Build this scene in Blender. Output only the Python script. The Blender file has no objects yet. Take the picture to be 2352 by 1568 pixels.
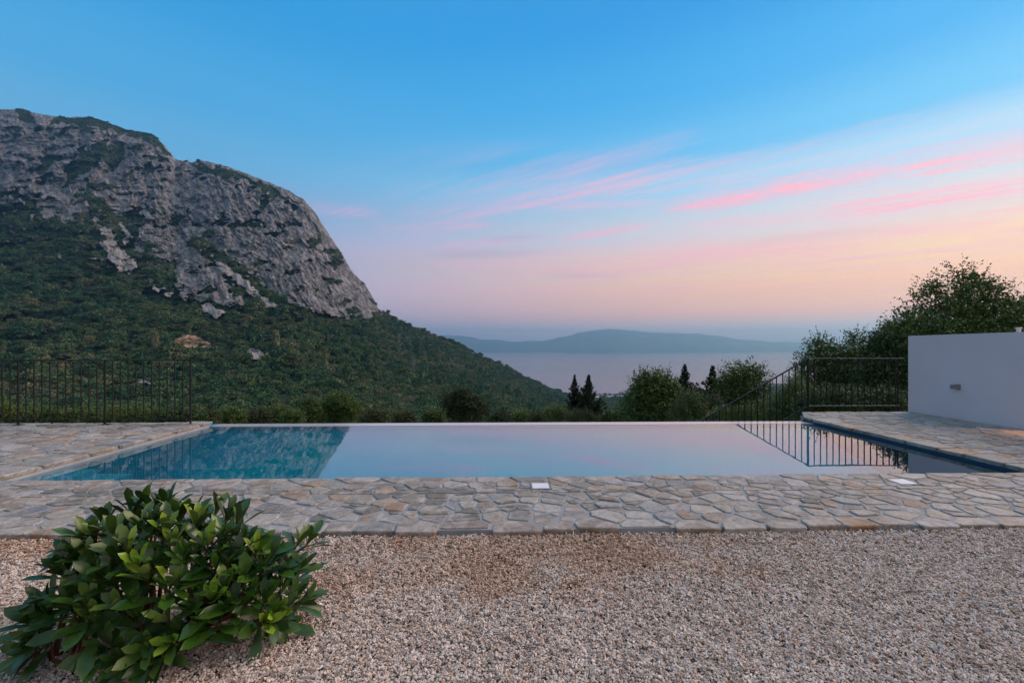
import bpy, math, random
import numpy as np
from mathutils import Vector, Matrix

# ---------------------------------------------------------------- camera, sky, sun, exposure
SC = bpy.context.scene
COL = SC.collection
FPX, YH, CX, HC, TH = 1045.0, 797.0, 1176.0, 1.30, 0.0287      # lens in units of a 2352 px wide frame, eye height, heading
CT, ST = math.cos(TH), math.sin(TH)
cam_d = bpy.data.cameras.new('camera'); cam = bpy.data.objects.new('camera', cam_d); COL.objects.link(cam)
cam.location = (0, 0, HC); cam.rotation_euler = (math.radians(90), 0, -TH)
cam_d.sensor_width = 36; cam_d.lens = 36*FPX/2352; cam_d.shift_y = (YH-784)/2352
cam_d.clip_start = 0.05; cam_d.clip_end = 200000
SC.camera = cam
SC.view_settings.view_transform = 'Standard'; SC.view_settings.look = 'None'
SC.view_settings.gamma = 1.0; SC.view_settings.exposure = 0.42
SC.view_settings.use_curve_mapping = False
SC.render.resolution_x, SC.render.resolution_y = 1024, 682
SC.cycles.use_denoising = True
SC.cycles.max_bounces = 8; SC.cycles.transparent_max_bounces = 12
SC.cycles.volume_bounces = 0

def lin(r, g, b, a=1.0):
    f = lambda c: (c/255/12.92) if c/255 <= 0.04045 else ((c/255+0.055)/1.055)**2.4
    return (f(r), f(g), f(b), a)

class NB:
    """small helper for node trees"""
    def __init__(s, nt): s.nt = nt; s.n = nt.nodes; s.l = nt.links
    def new(s, t, **kw):
        n = s.n.new(t)
        for k, v in kw.items(): setattr(n, k, v)
        return n
    def put(s, sock, v):
        if hasattr(v, 'is_output') or isinstance(v, bpy.types.NodeSocket): s.l.new(v, sock)
        elif v is not None: sock.default_value = v
    def m(s, op, a, b=None, c=None, clamp=False):
        n = s.new('ShaderNodeMath', operation=op, use_clamp=clamp)
        s.put(n.inputs[0], a)
        if b is not None: s.put(n.inputs[1], b)
        if c is not None: s.put(n.inputs[2], c)
        return n.outputs[0]
    def ramp(s, fac, stops, interp='LINEAR'):
        n = s.new('ShaderNodeValToRGB'); r = n.color_ramp; r.interpolation = interp
        while len(r.elements) < len(stops): r.elements.new(0.5)
        for e, (p, c) in zip(r.elements, stops): e.position = p; e.color = c if len(c) == 4 else (*c, 1)
        s.put(n.inputs[0], fac); return n.outputs[0]
    def mix(s, f, a, b, blend='MIX'):
        n = s.new('ShaderNodeMix', data_type='RGBA', blend_type=blend)
        s.put(n.inputs[0], f); s.put(n.inputs[6], a); s.put(n.inputs[7], b); return n.outputs[2]
    def noise(s, vec, scale, detail=4, rough=0.55, dist=0.0):
        n = s.new('ShaderNodeTexNoise'); s.put(n.inputs['Vector'], vec)
        n.inputs['Scale'].default_value = scale; n.inputs['Detail'].default_value = detail
        n.inputs['Roughness'].default_value = rough; n.inputs['Distortion'].default_value = dist
        return n.outputs[0]
    def xyz(s, v):
        n = s.new('ShaderNodeSeparateXYZ'); s.put(n.inputs[0], v); return n.outputs
    def comb(s, x, y, z):
        n = s.new('ShaderNodeCombineXYZ')
        for i, v in enumerate((x, y, z)): s.put(n.inputs[i], v)
        return n.outputs[0]

world = bpy.data.worlds.new('World'); SC.world = world; world.use_nodes = True
wn = NB(world.node_tree); wn.n.clear()
gen = wn.new('ShaderNodeTexCoord').outputs['Generated']
sx, sy, sz = wn.xyz(gen)
hl = wn.m('SQRT', wn.m('ADD', wn.m('MULTIPLY', sx, sx), wn.m('MULTIPLY', sy, sy)))
hl = wn.m('MAXIMUM', hl, 0.001)
AZ = math.radians(62)
s_ = wn.m('DIVIDE', wn.m('ADD', wn.m('MULTIPLY', sx, math.sin(AZ)), wn.m('MULTIPLY', sy, math.cos(AZ))), hl)
warm = wn.m('POWER', wn.m('DIVIDE', wn.m('ADD', s_, 0.1), 1.1, clamp=True), 1.3)
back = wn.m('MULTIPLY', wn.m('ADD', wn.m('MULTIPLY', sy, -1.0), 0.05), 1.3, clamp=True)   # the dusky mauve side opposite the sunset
zc = wn.m('MAXIMUM', sz, 0.0)
def sk(r, g, b, k=.87): c = lin(r, g, b); return (c[0]*k, c[1]*k, c[2]*k, 1)
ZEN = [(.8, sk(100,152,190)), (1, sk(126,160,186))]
L = wn.ramp(zc, [(0, sk(178,174,202,1.05)), (.09, sk(184,178,210,.95)), (.185, sk(164,168,206,.88)), (.27, sk(124,168,210,.82)), (.34, sk(94,166,212)),
                 (.42, sk(72,160,214)), (.56, sk(42,146,210))]+ZEN, 'EASE')
R = wn.ramp(zc, [(0, sk(205,182,198,1.1)), (.035, sk(246,190,180,1.25)), (.066, sk(255,168,118,1.3)), (.105, sk(255,178,112,1.15)), (.165, sk(255,206,146,.98)),
                 (.229, sk(230,222,220,.85)), (.318, sk(165,214,240)), (.374, sk(100,188,236)), (.474, sk(52,164,228)), (.6, sk(14,140,216))]+ZEN, 'EASE')
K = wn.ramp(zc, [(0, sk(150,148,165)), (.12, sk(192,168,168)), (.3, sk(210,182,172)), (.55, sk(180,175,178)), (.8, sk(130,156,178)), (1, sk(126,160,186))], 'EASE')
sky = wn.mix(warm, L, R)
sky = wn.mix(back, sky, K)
# high cirrus on a flat cloud layer: (x/z, y/z) are places on that layer, the streaks run along (1,-.85)
zz = wn.m('MAXIMUM', sz, 0.03)
cxx, cyy = wn.m('DIVIDE', sx, zz), wn.m('DIVIDE', sy, zz)
al = wn.m('ADD', wn.m('MULTIPLY', cxx, .76), wn.m('MULTIPLY', cyy, -.65))
ac = wn.m('ADD', wn.m('MULTIPLY', cxx, .65), wn.m('MULTIPLY', cyy, .76))
cn = wn.noise(wn.comb(wn.m('MULTIPLY', al, .55), wn.m('MULTIPLY', ac, 2.4), 0.0), 1.0, 6, .6, .8)
cn2 = wn.noise(wn.comb(wn.m('MULTIPLY', al, .22), wn.m('MULTIPLY', ac, .75), 4.7), 1.0, 3, .5, .3)
wisp = wn.m('MULTIPLY', wn.ramp(cn, [(.42, (0,0,0)), (.70, (1,1,1))]), wn.ramp(cn2, [(.30, (0,0,0)), (.52, (1,1,1))]))
def P2(x, y):      # a direction of the photograph as a place on the cloud layer
    u, v = (x-CX)/FPX, (YH-y)/FPX
    X, Y = u*CT+ST, CT-u*ST
    X, Y = X/v, Y/v
    return X*.76-Y*.65, X*.65+Y*.76
def streak(x0, y0, x1, y1, wpx, amp):
    a0, c0 = P2(x0, y0); a1, c1 = P2(x1, y1)
    a2, c2 = P2((x0+x1)/2, (y0+y1)/2+wpx)
    am, cm = (a0+a1)/2, (c0+c1)/2
    da, dc = a1-a0, c1-c0; ln = math.hypot(da, dc); ua, uc = da/ln, dc/ln
    w = max(.06, abs(-(a2-am)*uc+(c2-cm)*ua))
    pa, pc = wn.m('SUBTRACT', al, am), wn.m('SUBTRACT', ac, cm)
    t = wn.m('ADD', wn.m('MULTIPLY', pa, ua*2/ln), wn.m('MULTIPLY', pc, uc*2/ln))
    q = wn.m('ADD', wn.m('MULTIPLY', pa, -uc/w), wn.m('MULTIPLY', pc, ua/w))
    q = wn.m('ADD', q, wn.m('MULTIPLY', wn.m('SUBTRACT', cn, .5), 2.5))
    e = wn.m('ADD', wn.m('POWER', wn.m('ABSOLUTE', t), 4.0), wn.m('MULTIPLY', q, q))
    g = wn.m('POWER', 2.718, wn.m('MULTIPLY', e, -1.0))
    return wn.m('MULTIPLY', g, min(1.0, amp*1.3))
acc = wn.m('MULTIPLY', wisp, wn.m('MULTIPLY', wn.m('SUBTRACT', s_, .12), 1.9, clamp=True))
for a in [(1290,606,1700,592,13,.45), (1900,470,2352,440,12,.5), (1640,610,2000,600,10,.3), (1000,566,1180,548,8,.35), (1530,478,1790,440,15,.85), (1740,440,2060,392,20,.72), (1880,500,2420,418,24,.7), (2110,402,2240,379,7,.85), (1330,432,1650,376,9,.42),
          (1120,420,1260,428,12,.25), (1290,552,1500,512,10,.42), (1450,590,2060,560,26,.5), (1000,526,1130,512,8,.35), (990,580,1240,545,9,.26),
          (700,482,860,486,14,.42), (1270,632,1500,628,8,.5), (1050,610,1140,618,7,.3), (1000,610,1300,600,16,.3), (1230,470,1520,468,12,.28), (1560,520,1900,500,14,.3), (1820,560,2352,500,22,.4), (1600,432,1780,400,7,.3), (860,520,1000,530,14,.22), (1750,600,2120,575,16,.3), (1140,400,1400,392,14,.18), (1500,400,2000,360,30,.2)]:
    acc = wn.m('MAXIMUM', acc, streak(*a))
acc = wn.m('MULTIPLY', acc, wn.m('MULTIPLY', wn.m('SUBTRACT', sz, .05), 9.0, clamp=True))
acc = wn.m('MULTIPLY', acc, wn.m('MULTIPLY', wn.m('SUBTRACT', .42, sz), 9.0, clamp=True))
acc = wn.m('MULTIPLY', acc, wn.m('MULTIPLY', wn.m('ADD', s_, .15), 2.2, clamp=True))
fib = wn.noise(wn.comb(wn.m('MULTIPLY', al, 1.1), wn.m('MULTIPLY', ac, 11.0), 2.0), 1.0, 6, .65, 1.2)
acc = wn.m('MULTIPLY', acc, wn.m('ADD', .30, wn.ramp(fib, [(.36, (0,0,0)), (.62, (1.0,1.0,1.0))])), clamp=True)
pink = wn.mix(warm, sk(212,166,206,.9), sk(255,172,184,.95))
grey = wn.noise(wn.comb(wn.m('MULTIPLY', al, .3), wn.m('MULTIPLY', ac, 1.4), 9.0), 1.0, 3, .5)
sky = wn.mix(acc, sky, pink)
dk = wn.m('MULTIPLY', wisp, 0.0)
for a in [(985,588,1250,580,9,.22), (1110,552,1250,540,7,.18), (1250,632,1420,636,6,.14), (1700,556,2050,528,10,.14)]:
    dk = wn.m('MAXIMUM', dk, streak(*a))
sky = wn.mix(dk, sky, wn.mix(warm, sk(138,132,172), sk(200,158,182)))
# the Nishita sky (sun at the horizon) adds its own faint twilight
ni = wn.new('ShaderNodeTexSky', sky_type='NISHITA'); ni.sun_disc = False
ni.sun_elevation = math.radians(3); ni.sun_rotation = math.radians(72); ni.altitude = 160
sky = wn.mix(1.0, sky, wn.mix(1.0, ni.outputs[0], (.01, .01, .01, 1), 'MULTIPLY'), 'ADD')
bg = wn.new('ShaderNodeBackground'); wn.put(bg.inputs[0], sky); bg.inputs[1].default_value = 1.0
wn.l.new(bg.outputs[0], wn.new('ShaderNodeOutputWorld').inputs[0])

sun_d = bpy.data.lights.new('sun', 'SUN'); sun = bpy.data.objects.new('sun', sun_d); COL.objects.link(sun)
sun_d.energy = 2.4; sun_d.angle = math.radians(50); sun_d.color = (1.0, .675, .485)
el, az = math.radians(34), math.radians(72)
sd = Vector((math.cos(el)*math.sin(az), math.cos(el)*math.cos(az), math.sin(el)))
sun.rotation_euler = sd.to_track_quat('Z', 'Y').to_euler(); sun.location = sd*50

# ---------------------------------------------------------------- helpers
def W(x, y, d):
    """measured direction (2352 px frame) and depth -> point in the world"""
    l = (x-CX)/FPX*d
    return np.array((l*CT+d*ST, d*CT-l*ST, HC-(y-YH)/FPX*d))
def WU(u, z, d):
    l = u*d
    return np.stack((l*CT+d*ST, d*CT-l*ST, z), -1)

def mesh_np(name, V, Fc, smooth=False):
    V = np.asarray(V, dtype=np.float32).reshape(-1, 3)
    me = bpy.data.meshes.new(name)
    if isinstance(Fc, np.ndarray) and Fc.ndim == 2:
        k = Fc.shape[1]; n = len(Fc)
        me.vertices.add(len(V)); me.vertices.foreach_set('co', V.ravel())
        me.loops.add(n*k); me.loops.foreach_set('vertex_index', Fc.astype(np.int32).ravel())
        me.polygons.add(n); me.polygons.foreach_set('loop_start', np.arange(0, n*k, k, dtype=np.int32))
        me.update(calc_edges=True); me.validate()
    else:
        me.from_pydata([tuple(map(float, v)) for v in V], [], [tuple(map(int, f)) for f in Fc]); me.update()
    if smooth: me.polygons.foreach_set('use_smooth', [True]*len(me.polygons))
    return me
def tag(o, label=None, cat=None, group=None, kind=None):
    if label: o['label'] = label
    if cat: o['category'] = cat
    if group: o['group'] = group
    if kind: o['kind'] = kind
    return o
def empty(name, loc, label, cat, group=None):
    o = bpy.data.objects.new(name, None); COL.objects.link(o); o.location = [float(c) for c in loc]; o.empty_display_size = .2
    return tag(o, label, cat, group)
def wloc(o):
    v = Vector(o.location)
    while o.parent is not None: o = o.parent; v = v+Vector(o.location)
    return v
def obj(name, V, Fc, mat, parent=None, smooth=False, kind=None):
    """V in world coordinates; the object's origin goes to the middle of V"""
    V = np.asarray(V, dtype=float).reshape(-1, 3)
    c = (V.max(0)+V.min(0))/2
    me = mesh_np(name, V-c, Fc, smooth); o = bpy.data.objects.new(name, me); COL.objects.link(o)
    if mat: me.materials.append(mat)
    p = Vector([float(a) for a in c])
    if parent is not None: o.parent = parent; p = p-wloc(parent)
    o.location = p
    if kind: o['kind'] = kind
    return o
class MB:
    def __init__(s): s.v = []; s.f = []
    def add(s, V, Fc):
        o = len(s.v); s.v.extend([tuple(map(float, v)) for v in V]); s.f.extend([tuple(i+o for i in f) for f in Fc]); return s
    def box(s, lo, hi):
        x0, y0, z0 = lo; x1, y1, z1 = hi
        return s.add([(x0,y0,z0),(x1,y0,z0),(x1,y1,z0),(x0,y1,z0),(x0,y0,z1),(x1,y0,z1),(x1,y1,z1),(x0,y1,z1)],
                     [(0,3,2,1),(4,5,6,7),(0,1,5,4),(1,2,6,5),(2,3,7,6),(3,0,4,7)])
    def beam(s, a, b, w, h, up=(0,0,1)):
        a, b = Vector(a), Vector(b); d = (b-a).normalized(); up = Vector(up)
        if abs(d.dot(up)) > .97: up = Vector((0,1,0))
        sd_ = d.cross(up).normalized(); u = sd_.cross(d).normalized()
        V = [p+sd_*i*w/2+u*j*h/2 for p in (a, b) for i, j in ((-1,-1),(1,-1),(1,1),(-1,1))]
        return s.add(V, [(0,1,2,3)[::-1],(4,5,6,7),(0,1,5,4),(1,2,6,5),(2,3,7,6),(3,0,4,7)])
    def tube(s, pts, rad, n=6):
        pts = [Vector([float(c) for c in p]) for p in pts]; V = []
        for i, p in enumerate(pts):
            d = (pts[min(i+1, len(pts)-1)]-pts[max(i-1, 0)]).normalized()
            a = d.cross(Vector((0,0,1)) if abs(d.z) < .9 else Vector((1,0,0))).normalized(); b = d.cross(a)
            r = rad[i] if hasattr(rad, '__len__') else rad
            V += [p+(a*math.cos(2*math.pi*k/n)+b*math.sin(2*math.pi*k/n))*r for k in range(n)]
        Fc = [(i*n+k, i*n+(k+1)%n, (i+1)*n+(k+1)%n, (i+1)*n+k) for i in range(len(pts)-1) for k in range(n)]
        Fc += [tuple(range(n))[::-1], tuple((len(pts)-1)*n+k for k in range(n))]
        return s.add(V, Fc)
    def prism(s, poly, z0, z1):
        n = len(poly); V = [(x, y, z0) for x, y in poly]+[(x, y, z1) for x, y in poly]
        return s.add(V, [tuple(range(n))[::-1], tuple(range(n, 2*n))]+[(i, (i+1) % n, n+(i+1) % n, n+i) for i in range(n)])
    def build(s, name, mat, parent=None, smooth=False, kind=None): return obj(name, np.array(s.v), s.f, mat, parent, smooth, kind)

_rngp = np.random.default_rng(7); _perm = _rngp.permutation(4096); _g = _rngp.uniform(0, 2*math.pi, 4096); _gx, _gy = np.cos(_g), np.sin(_g)
def perlin(x, y, seed=0):
    xi, yi = np.floor(x).astype(np.int64), np.floor(y).astype(np.int64); xf, yf = x-xi, y-yi
    u, v = xf*xf*xf*(xf*(xf*6-15)+10), yf*yf*yf*(yf*(yf*6-15)+10)
    def g(i, j, dx, dy):
        h = _perm[(_perm[(xi+i+seed*131) & 4095]+(yi+j)) & 4095]
        return _gx[h]*dx+_gy[h]*dy
    a = g(0,0,xf,yf)*(1-u)+g(1,0,xf-1,yf)*u; b = g(0,1,xf,yf-1)*(1-u)+g(1,1,xf-1,yf-1)*u
    return (a*(1-v)+b*v)*1.5
def fbm(x, y, o=5, seed=0, gain=.5):
    r = 0; a = 1; n = 0
    for i in range(o): r = r+a*perlin(x*2**i+i*17.3, y*2**i-i*9.1, seed+i); n += a; a *= gain
    return r/n*1.3
def ridged(x, y, o=5, seed=0, gain=.5):
    r = 0; a = 1; n = 0
    for i in range(o): r = r+a*(1-2*np.abs(perlin(x*2**i+i*13.7, y*2**i+i*5.3, seed+i))); n += a; a *= gain
    return r/n
def inpoly(X, Y, poly):
    r = np.zeros(X.shape, bool); n = len(poly)
    for i in range(n):
        (x0, y0), (x1, y1) = poly[i], poly[(i+1) % n]
        if y0 == y1: continue
        r ^= ((Y < y0) != (Y < y1)) & (X < x0+(Y-y0)*(x1-x0)/(y1-y0))
    return r

# ---------------------------------------------------------------- materials
def mat(name, rough=.8, spec=.3):
    m = bpy.data.materials.new(name); m.use_nodes = True; b = NB(m.node_tree)
    p = m.node_tree.nodes['Principled BSDF']; p.inputs['Roughness'].default_value = rough; p.inputs['Specular IOR Level'].default_value = spec
    return m, b, p
def bump(b, p, h, strength, dist):
    n = b.new('ShaderNodeBump'); n.inputs['Strength'].default_value = strength; n.inputs['Distance'].default_value = dist
    b.put(n.inputs['Height'], h); b.l.new(n.outputs[0], p.inputs['Normal'])
def pos(b): return b.new('ShaderNodeNewGeometry').outputs['Position']
def rnd(b): return b.new('ShaderNodeObjectInfo').outputs['Random']
def simple(name, c1, c2, scale, rough=.8, spec=.3, bs=.0, bd=.01, detail=5):
    m, b, p = mat(name, rough, spec); v = pos(b)
    nz = b.noise(v, scale, detail); b.put(p.inputs['Base Color'], b.ramp(nz, [(.3, (*c1, 1)), (.7, (*c2, 1))]))
    if bs: bump(b, p, b.noise(v, scale*3, detail), bs, bd)
    return m

def stone_mat():
    m, b, p = mat('flagstone', .62, .35); v = pos(b); r = rnd(b)
    base = b.ramp(r, [(0, (.22,.20,.16)), (.14, (.40,.37,.32)), (.28, (.33,.27,.20)), (.42, (.50,.45,.37)), (.54, (.29,.30,.31)), (.66, (.58,.55,.50)), (.78, (.38,.29,.22)), (.86, (.42,.41,.39)), (.94, (.56,.38,.24)), (1, (.24,.21,.17))])
    vv = b.new('ShaderNodeVectorMath', operation='ADD'); b.put(vv.inputs[0], v); b.put(vv.inputs[1], b.comb(b.m('MULTIPLY', r, 37.0), b.m('MULTIPLY', r, 91.0), 0.0)); vv = vv.outputs[0]
    n1 = b.noise(vv, 6, 5, .6, .6); n2 = b.noise(vv, 60, 4, .65); n3 = b.noise(vv, 3.1, 3, .5)
    base = b.mix(b.ramp(n1, [(.46, (0,0,0)), (.62, (.85,.85,.85))]), base, (.62, .57, .53, 1))
    rust = b.m('MULTIPLY', b.ramp(n3, [(.54, (0,0,0)), (.66, (1,1,1))]), b.m('GREATER_THAN', b.m('FRACT', b.m('MULTIPLY', r, 7.3)), .58))
    base = b.mix(b.m('MULTIPLY', rust, .8), base, (.46, .25, .12, 1))
    n4 = b.noise(vv, 17, 5, .7, 1.0)
    base = b.mix(.75, base, b.ramp(n4, [(.34, (.45,.43,.41)), (.5, (.95,.95,.95)), (.7, (1.15,1.15,1.15))]), 'MULTIPLY')
    base = b.mix(.55, base, b.ramp(n2, [(.3, (.6,.6,.6)), (.55, (1,1,1)), (.8, (1.15,1.15,1.15))]), 'MULTIPLY')
    base = b.mix(1.0, base, (.84,.82,.80,1), 'MULTIPLY')
    b.put(p.inputs['Base Color'], base)
    bump(b, p, b.m('ADD', b.m('MULTIPLY', n1, 1.0), b.m('MULTIPLY', n2, .25)), .7, .012)
    b.put(p.inputs['Roughness'], b.ramp(n1, [(.3, (.45,.45,.45)), (.7, (.75,.75,.75))]))
    return m
M = {}
M['stone'] = stone_mat()
M['mortar'] = simple('mortar', (.26,.27,.28), (.37,.375,.38), 5, .9, .2, .6, .006)
M['wall'] = simple('white_render', (.68,.595,.605), (.73,.64,.65), 1.2, .9, .2, .15, .003)
M['cut'] = simple('rough_cut_stone', (.20,.17,.14), (.34,.30,.26), 9, .9, .2, .8, .02)
M['metal'] = simple('dark_grey_paint', (.010,.010,.010), (.018,.017,.016), 8, .5, .3)
M['rail'] = simple('rail_sky_sheen', (.14,.14,.14), (.22,.22,.21), 8, .4, .5)  # paler than the bars: the sky caught by the rails is put into the colour
M['lamp'] = simple('lamp_housing', (.20,.20,.19), (.26,.26,.24), 20, .5, .4)
M['lid'] = simple('white_plastic', (.78,.78,.80), (.84,.84,.86), 30, .4, .5)
M['dark'] = simple('dark_gap', (.03,.03,.03), (.05,.05,.05), 20, .8)
M['ground'] = simple('bare_soil', (.24,.18,.13), (.36,.29,.22), 14, .95, .1, .8, .02)
M['bark'] = simple('bark', (.07,.055,.045), (.14,.11,.09), 12, .9, .1, .6, .02)
M['palebark'] = simple('pale_bark', (.30,.28,.26), (.42,.40,.37), 12, .9, .1)
M['stem'] = simple('reddish_stem', (.13,.06,.035), (.20,.10,.05), 30, .6, .3)
M['pylon'] = simple('galvanised_steel', (.16,.17,.18), (.20,.21,.22), 1, .6, .4)
M['house'] = simple('pale_house_render', (.62,.60,.57), (.75,.73,.70), .2, .9)
M['roof'] = simple('clay_roof', (.30,.16,.11), (.38,.20,.13), .6, .9)

def pool_mat():
    m, b, p = mat('pool_lining', .35, .4); v = pos(b)
    n = b.noise(v, .55, 2, .5)
    br = b.new('ShaderNodeTexBrick'); b.put(br.inputs['Vector'], v); br.offset = 0; br.inputs['Scale'].default_value = 6
    for k, c in (('Color1', (1,1,1,1)), ('Color2', (.86,.9,.92,1)), ('Mortar', (.8,.85,.9,1))): br.inputs[k].default_value = c
    br.inputs['Brick Width'].default_value = .3; br.inputs['Row Height'].default_value = .3; br.inputs['Mortar Size'].default_value = .01
    base = b.ramp(n, [(.35, (.0,.36,.58)), (.65, (.0,.54,.60))])
    b.put(p.inputs['Base Color'], b.mix(1.0, base, br.outputs[0], 'MULTIPLY')); return m
M['pool'] = pool_mat()
M['tileband'] = simple('dark_blue_tile', (.008,.035,.07), (.012,.05,.09), 6, .3, .5)
M['step'] = simple('pool_step', (.2,.55,.7), (.25,.6,.75), 3, .5)
M['weir'] = simple('weir_sky_sheen', (.50,.49,.54), (.58,.57,.62), 3, .15, .8)  # rim coloured pale in place of sky reflected where the water spills over
def water_mat():
    m = bpy.data.materials.new('pool_water'); m.use_nodes = True; b = NB(m.node_tree); b.n.clear()
    v = pos(b)
    bp = b.new('ShaderNodeBump'); bp.inputs['Strength'].default_value = .05; bp.inputs['Distance'].default_value = .02
    b.put(bp.inputs['Height'], b.noise(v, 1.6, 2, .5))
    fr = b.new('ShaderNodeFresnel'); fr.inputs[0].default_value = 1.33; b.l.new(bp.outputs[0], fr.inputs['Normal'])
    fac = b.m('MULTIPLY', b.m('POWER', fr.outputs[0], .60), .95, clamp=True)
    gl = b.new('ShaderNodeBsdfGlossy'); gl.inputs['Roughness'].default_value = .012; gl.inputs['Color'].default_value = (.95,.97,1,1); b.l.new(bp.outputs[0], gl.inputs['Normal'])
    tr = b.new('ShaderNodeBsdfTransparent'); tr.inputs[0].default_value = (.42,.93,.94,1)
    mx = b.new('ShaderNodeMixShader'); b.l.new(fac, mx.inputs[0]); b.l.new(tr.outputs[0], mx.inputs[1]); b.l.new(gl.outputs[0], mx.inputs[2])
    b.l.new(mx.outputs[0], b.new('ShaderNodeOutputMaterial').inputs[0]); return m
M['water'] = water_mat()
def sea_mat():
    m, b, p = mat('sea_water', .22, .5); v = pos(b)
    b.put(p.inputs['Base Color'], b.ramp(b.noise(v, .0006, 4), [(.35, (.05,.07,.12)), (.65, (.08,.10,.15))]))
    bump(b, p, b.noise(v, .02, 4), .25, 3.0); return m
M['sea'] = sea_mat()
def leafmat(name, dark, light, rough=.5, spec=.4, trans=.0, young=None):
    m, b, p = mat(name, rough, spec); v = pos(b)
    n = b.noise(v, .9, 3); f = b.m('ADD', b.m('MULTIPLY', n, .6), b.m('MULTIPLY', rnd(b), .4))
    base = b.ramp(f, [(.25, (*dark, 1)), (.75, (*light, 1))])
    b.put(p.inputs['Base Color'], base)
    return m
M['oak'] = leafmat('broadleaf_foliage', (.042,.085,.018), (.115,.185,.036))
M['lightgreen'] = leafmat('light_green_foliage', (.06,.11,.02), (.13,.19,.04))
M['cypress'] = leafmat('cypress_foliage', (.012,.028,.016), (.030,.052,.026), .7)
M['olive'] = leafmat('olive_green_foliage', (.040,.060,.022), (.075,.095,.035), .7)
def farveg():
    m, b, p = mat('hill_tree_foliage', .9, .1); r = rnd(b)
    n = b.noise(pos(b), .016, 4, .65)
    f = b.m('ADD', b.m('MULTIPLY', r, .28), b.m('MULTIPLY', b.m('SUBTRACT', n, .14), 1.15))
    b.put(p.inputs['Base Color'], b.ramp(f, [(.26, (.024,.066,.042)), (.42, (.045,.110,.060)), (.56, (.075,.145,.066)), (.68, (.125,.165,.082)), (.85, (.19,.19,.115))])); return m
M['farveg'] = farveg()
def terrain_mat():
    m, b, p = mat('mountain', .95, .1); v = pos(b)
    at = b.new('ShaderNodeAttribute', attribute_name='mask').outputs['Color']
    sp = b.new('ShaderNodeSeparateColor'); b.l.new(at, sp.inputs[0]); rk, lt, og = sp.outputs
    at2 = b.new('ShaderNodeAttribute', attribute_name='dark_tone').outputs['Fac']
    n1 = b.noise(v, .016, 6, .65); n2 = b.noise(v, .085, 5, .75); n3 = b.noise(v, .35, 3, .7)
    n4 = b.noise(v, .05, 6, .72, 1.5); cr = b.m('MULTIPLY', b.m('ABSOLUTE', b.m('SUBTRACT', n4, .5)), 12.0, clamp=True)
    rock = b.ramp(n2, [(.32, (.09,.095,.10)), (.42, (.33,.335,.345)), (.53, (.55,.55,.56)), (.65, (.80,.79,.80))])
    rock = b.mix(b.m('MULTIPLY', b.m('SUBTRACT', 1.0, cr), .65), rock, (.07,.07,.072,1))
    rock = b.mix(b.m('MULTIPLY', b.ramp(n1, [(.45, (0,0,0)), (.7, (1,1,1))]), .25), rock, (.34,.32,.31,1))
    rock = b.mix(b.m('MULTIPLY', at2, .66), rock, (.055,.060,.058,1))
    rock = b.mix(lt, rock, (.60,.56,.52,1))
    veg = b.ramp(n2, [(.3, (.022,.055,.030)), (.48, (.045,.085,.040)), (.58, (.10,.105,.06)), (.72, (.16,.135,.10))])
    edge = b.m('MULTIPLY', b.m('SUBTRACT', b.m('ADD', rk, b.m('MULTIPLY', b.m('SUBTRACT', n3, .5), .7)), .42), 8.0, clamp=True)
    c = b.mix(edge, veg, rock); c = b.mix(og, c, (.80,.52,.34,1))
    b.put(p.inputs['Base Color'], c)
    bump(b, p, b.m('ADD', b.m('MULTIPLY', n2, 1.0), b.m('MULTIPLY', n3, .35)), 1.0, 14.0); return m
M['terrain'] = terrain_mat()
M['island'] = simple('island_scrub', (.10,.13,.13), (.16,.18,.17), .0012, .95)
def gravel_mat():
    m, b, p = mat('limestone_chipping', .75, .25); r = rnd(b)
    loc = b.new('ShaderNodeObjectInfo').outputs['Location']
    base = b.ramp(r, [(0, (.34,.26,.21)), (.15, (.56,.45,.38)), (.35, (.76,.66,.57)), (.55, (.70,.61,.53)), (.7, (.86,.76,.69)), (.84, (.52,.39,.29)), (.93, (.86,.80,.76)), (.975, (.52,.30,.18)), (1, (.32,.28,.24))])
    x, y, z = b.xyz(loc)
    # a damp, earthy patch below the paving
    ex, ey = b.m('MULTIPLY', b.m('SUBTRACT', x, .15), .62), b.m('MULTIPLY', b.m('SUBTRACT', y, 2.80), 1.9)
    e = b.m('ADD', b.m('MULTIPLY', ex, ex), b.m('MULTIPLY', ey, ey))
    nn = b.noise(loc, 2.2, 4, .6, .5)
    e1 = b.m('SUBTRACT', 1.05, b.m('ADD', e, b.m('MULTIPLY', b.m('SUBTRACT', nn, .5), 5.5)), clamp=True)
    fx, fy = b.m('MULTIPLY', b.m('ADD', x, 2.9), 1.1), b.m('MULTIPLY', b.m('SUBTRACT', y, 2.98), 4.5)
    e2 = b.m('SUBTRACT', 1.0, b.m('ADD', b.m('MULTIPLY', fx, fx), b.m('MULTIPLY', fy, fy)), clamp=True)
    dirt = b.m('MAXIMUM', e1, e2); dirt = b.m('MAXIMUM', dirt, b.m('MULTIPLY', b.ramp(b.noise(loc, .9, 4), [(.55, (0,0,0)), (.75, (1,1,1))]), .55))
    c = b.mix(b.m('MULTIPLY', dirt, .62, clamp=True), base, b.mix(1.0, base, (.78,.58,.42,1), 'MULTIPLY'))
    c = b.mix(.5, c, b.ramp(b.noise(pos(b), 160, 2), [(.3, (.75,.72,.7)), (.7, (1.1,1.1,1.1))]), 'MULTIPLY')
    b.put(p.inputs['Base Color'], c); return m
M['gravel'] = gravel_mat()
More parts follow.
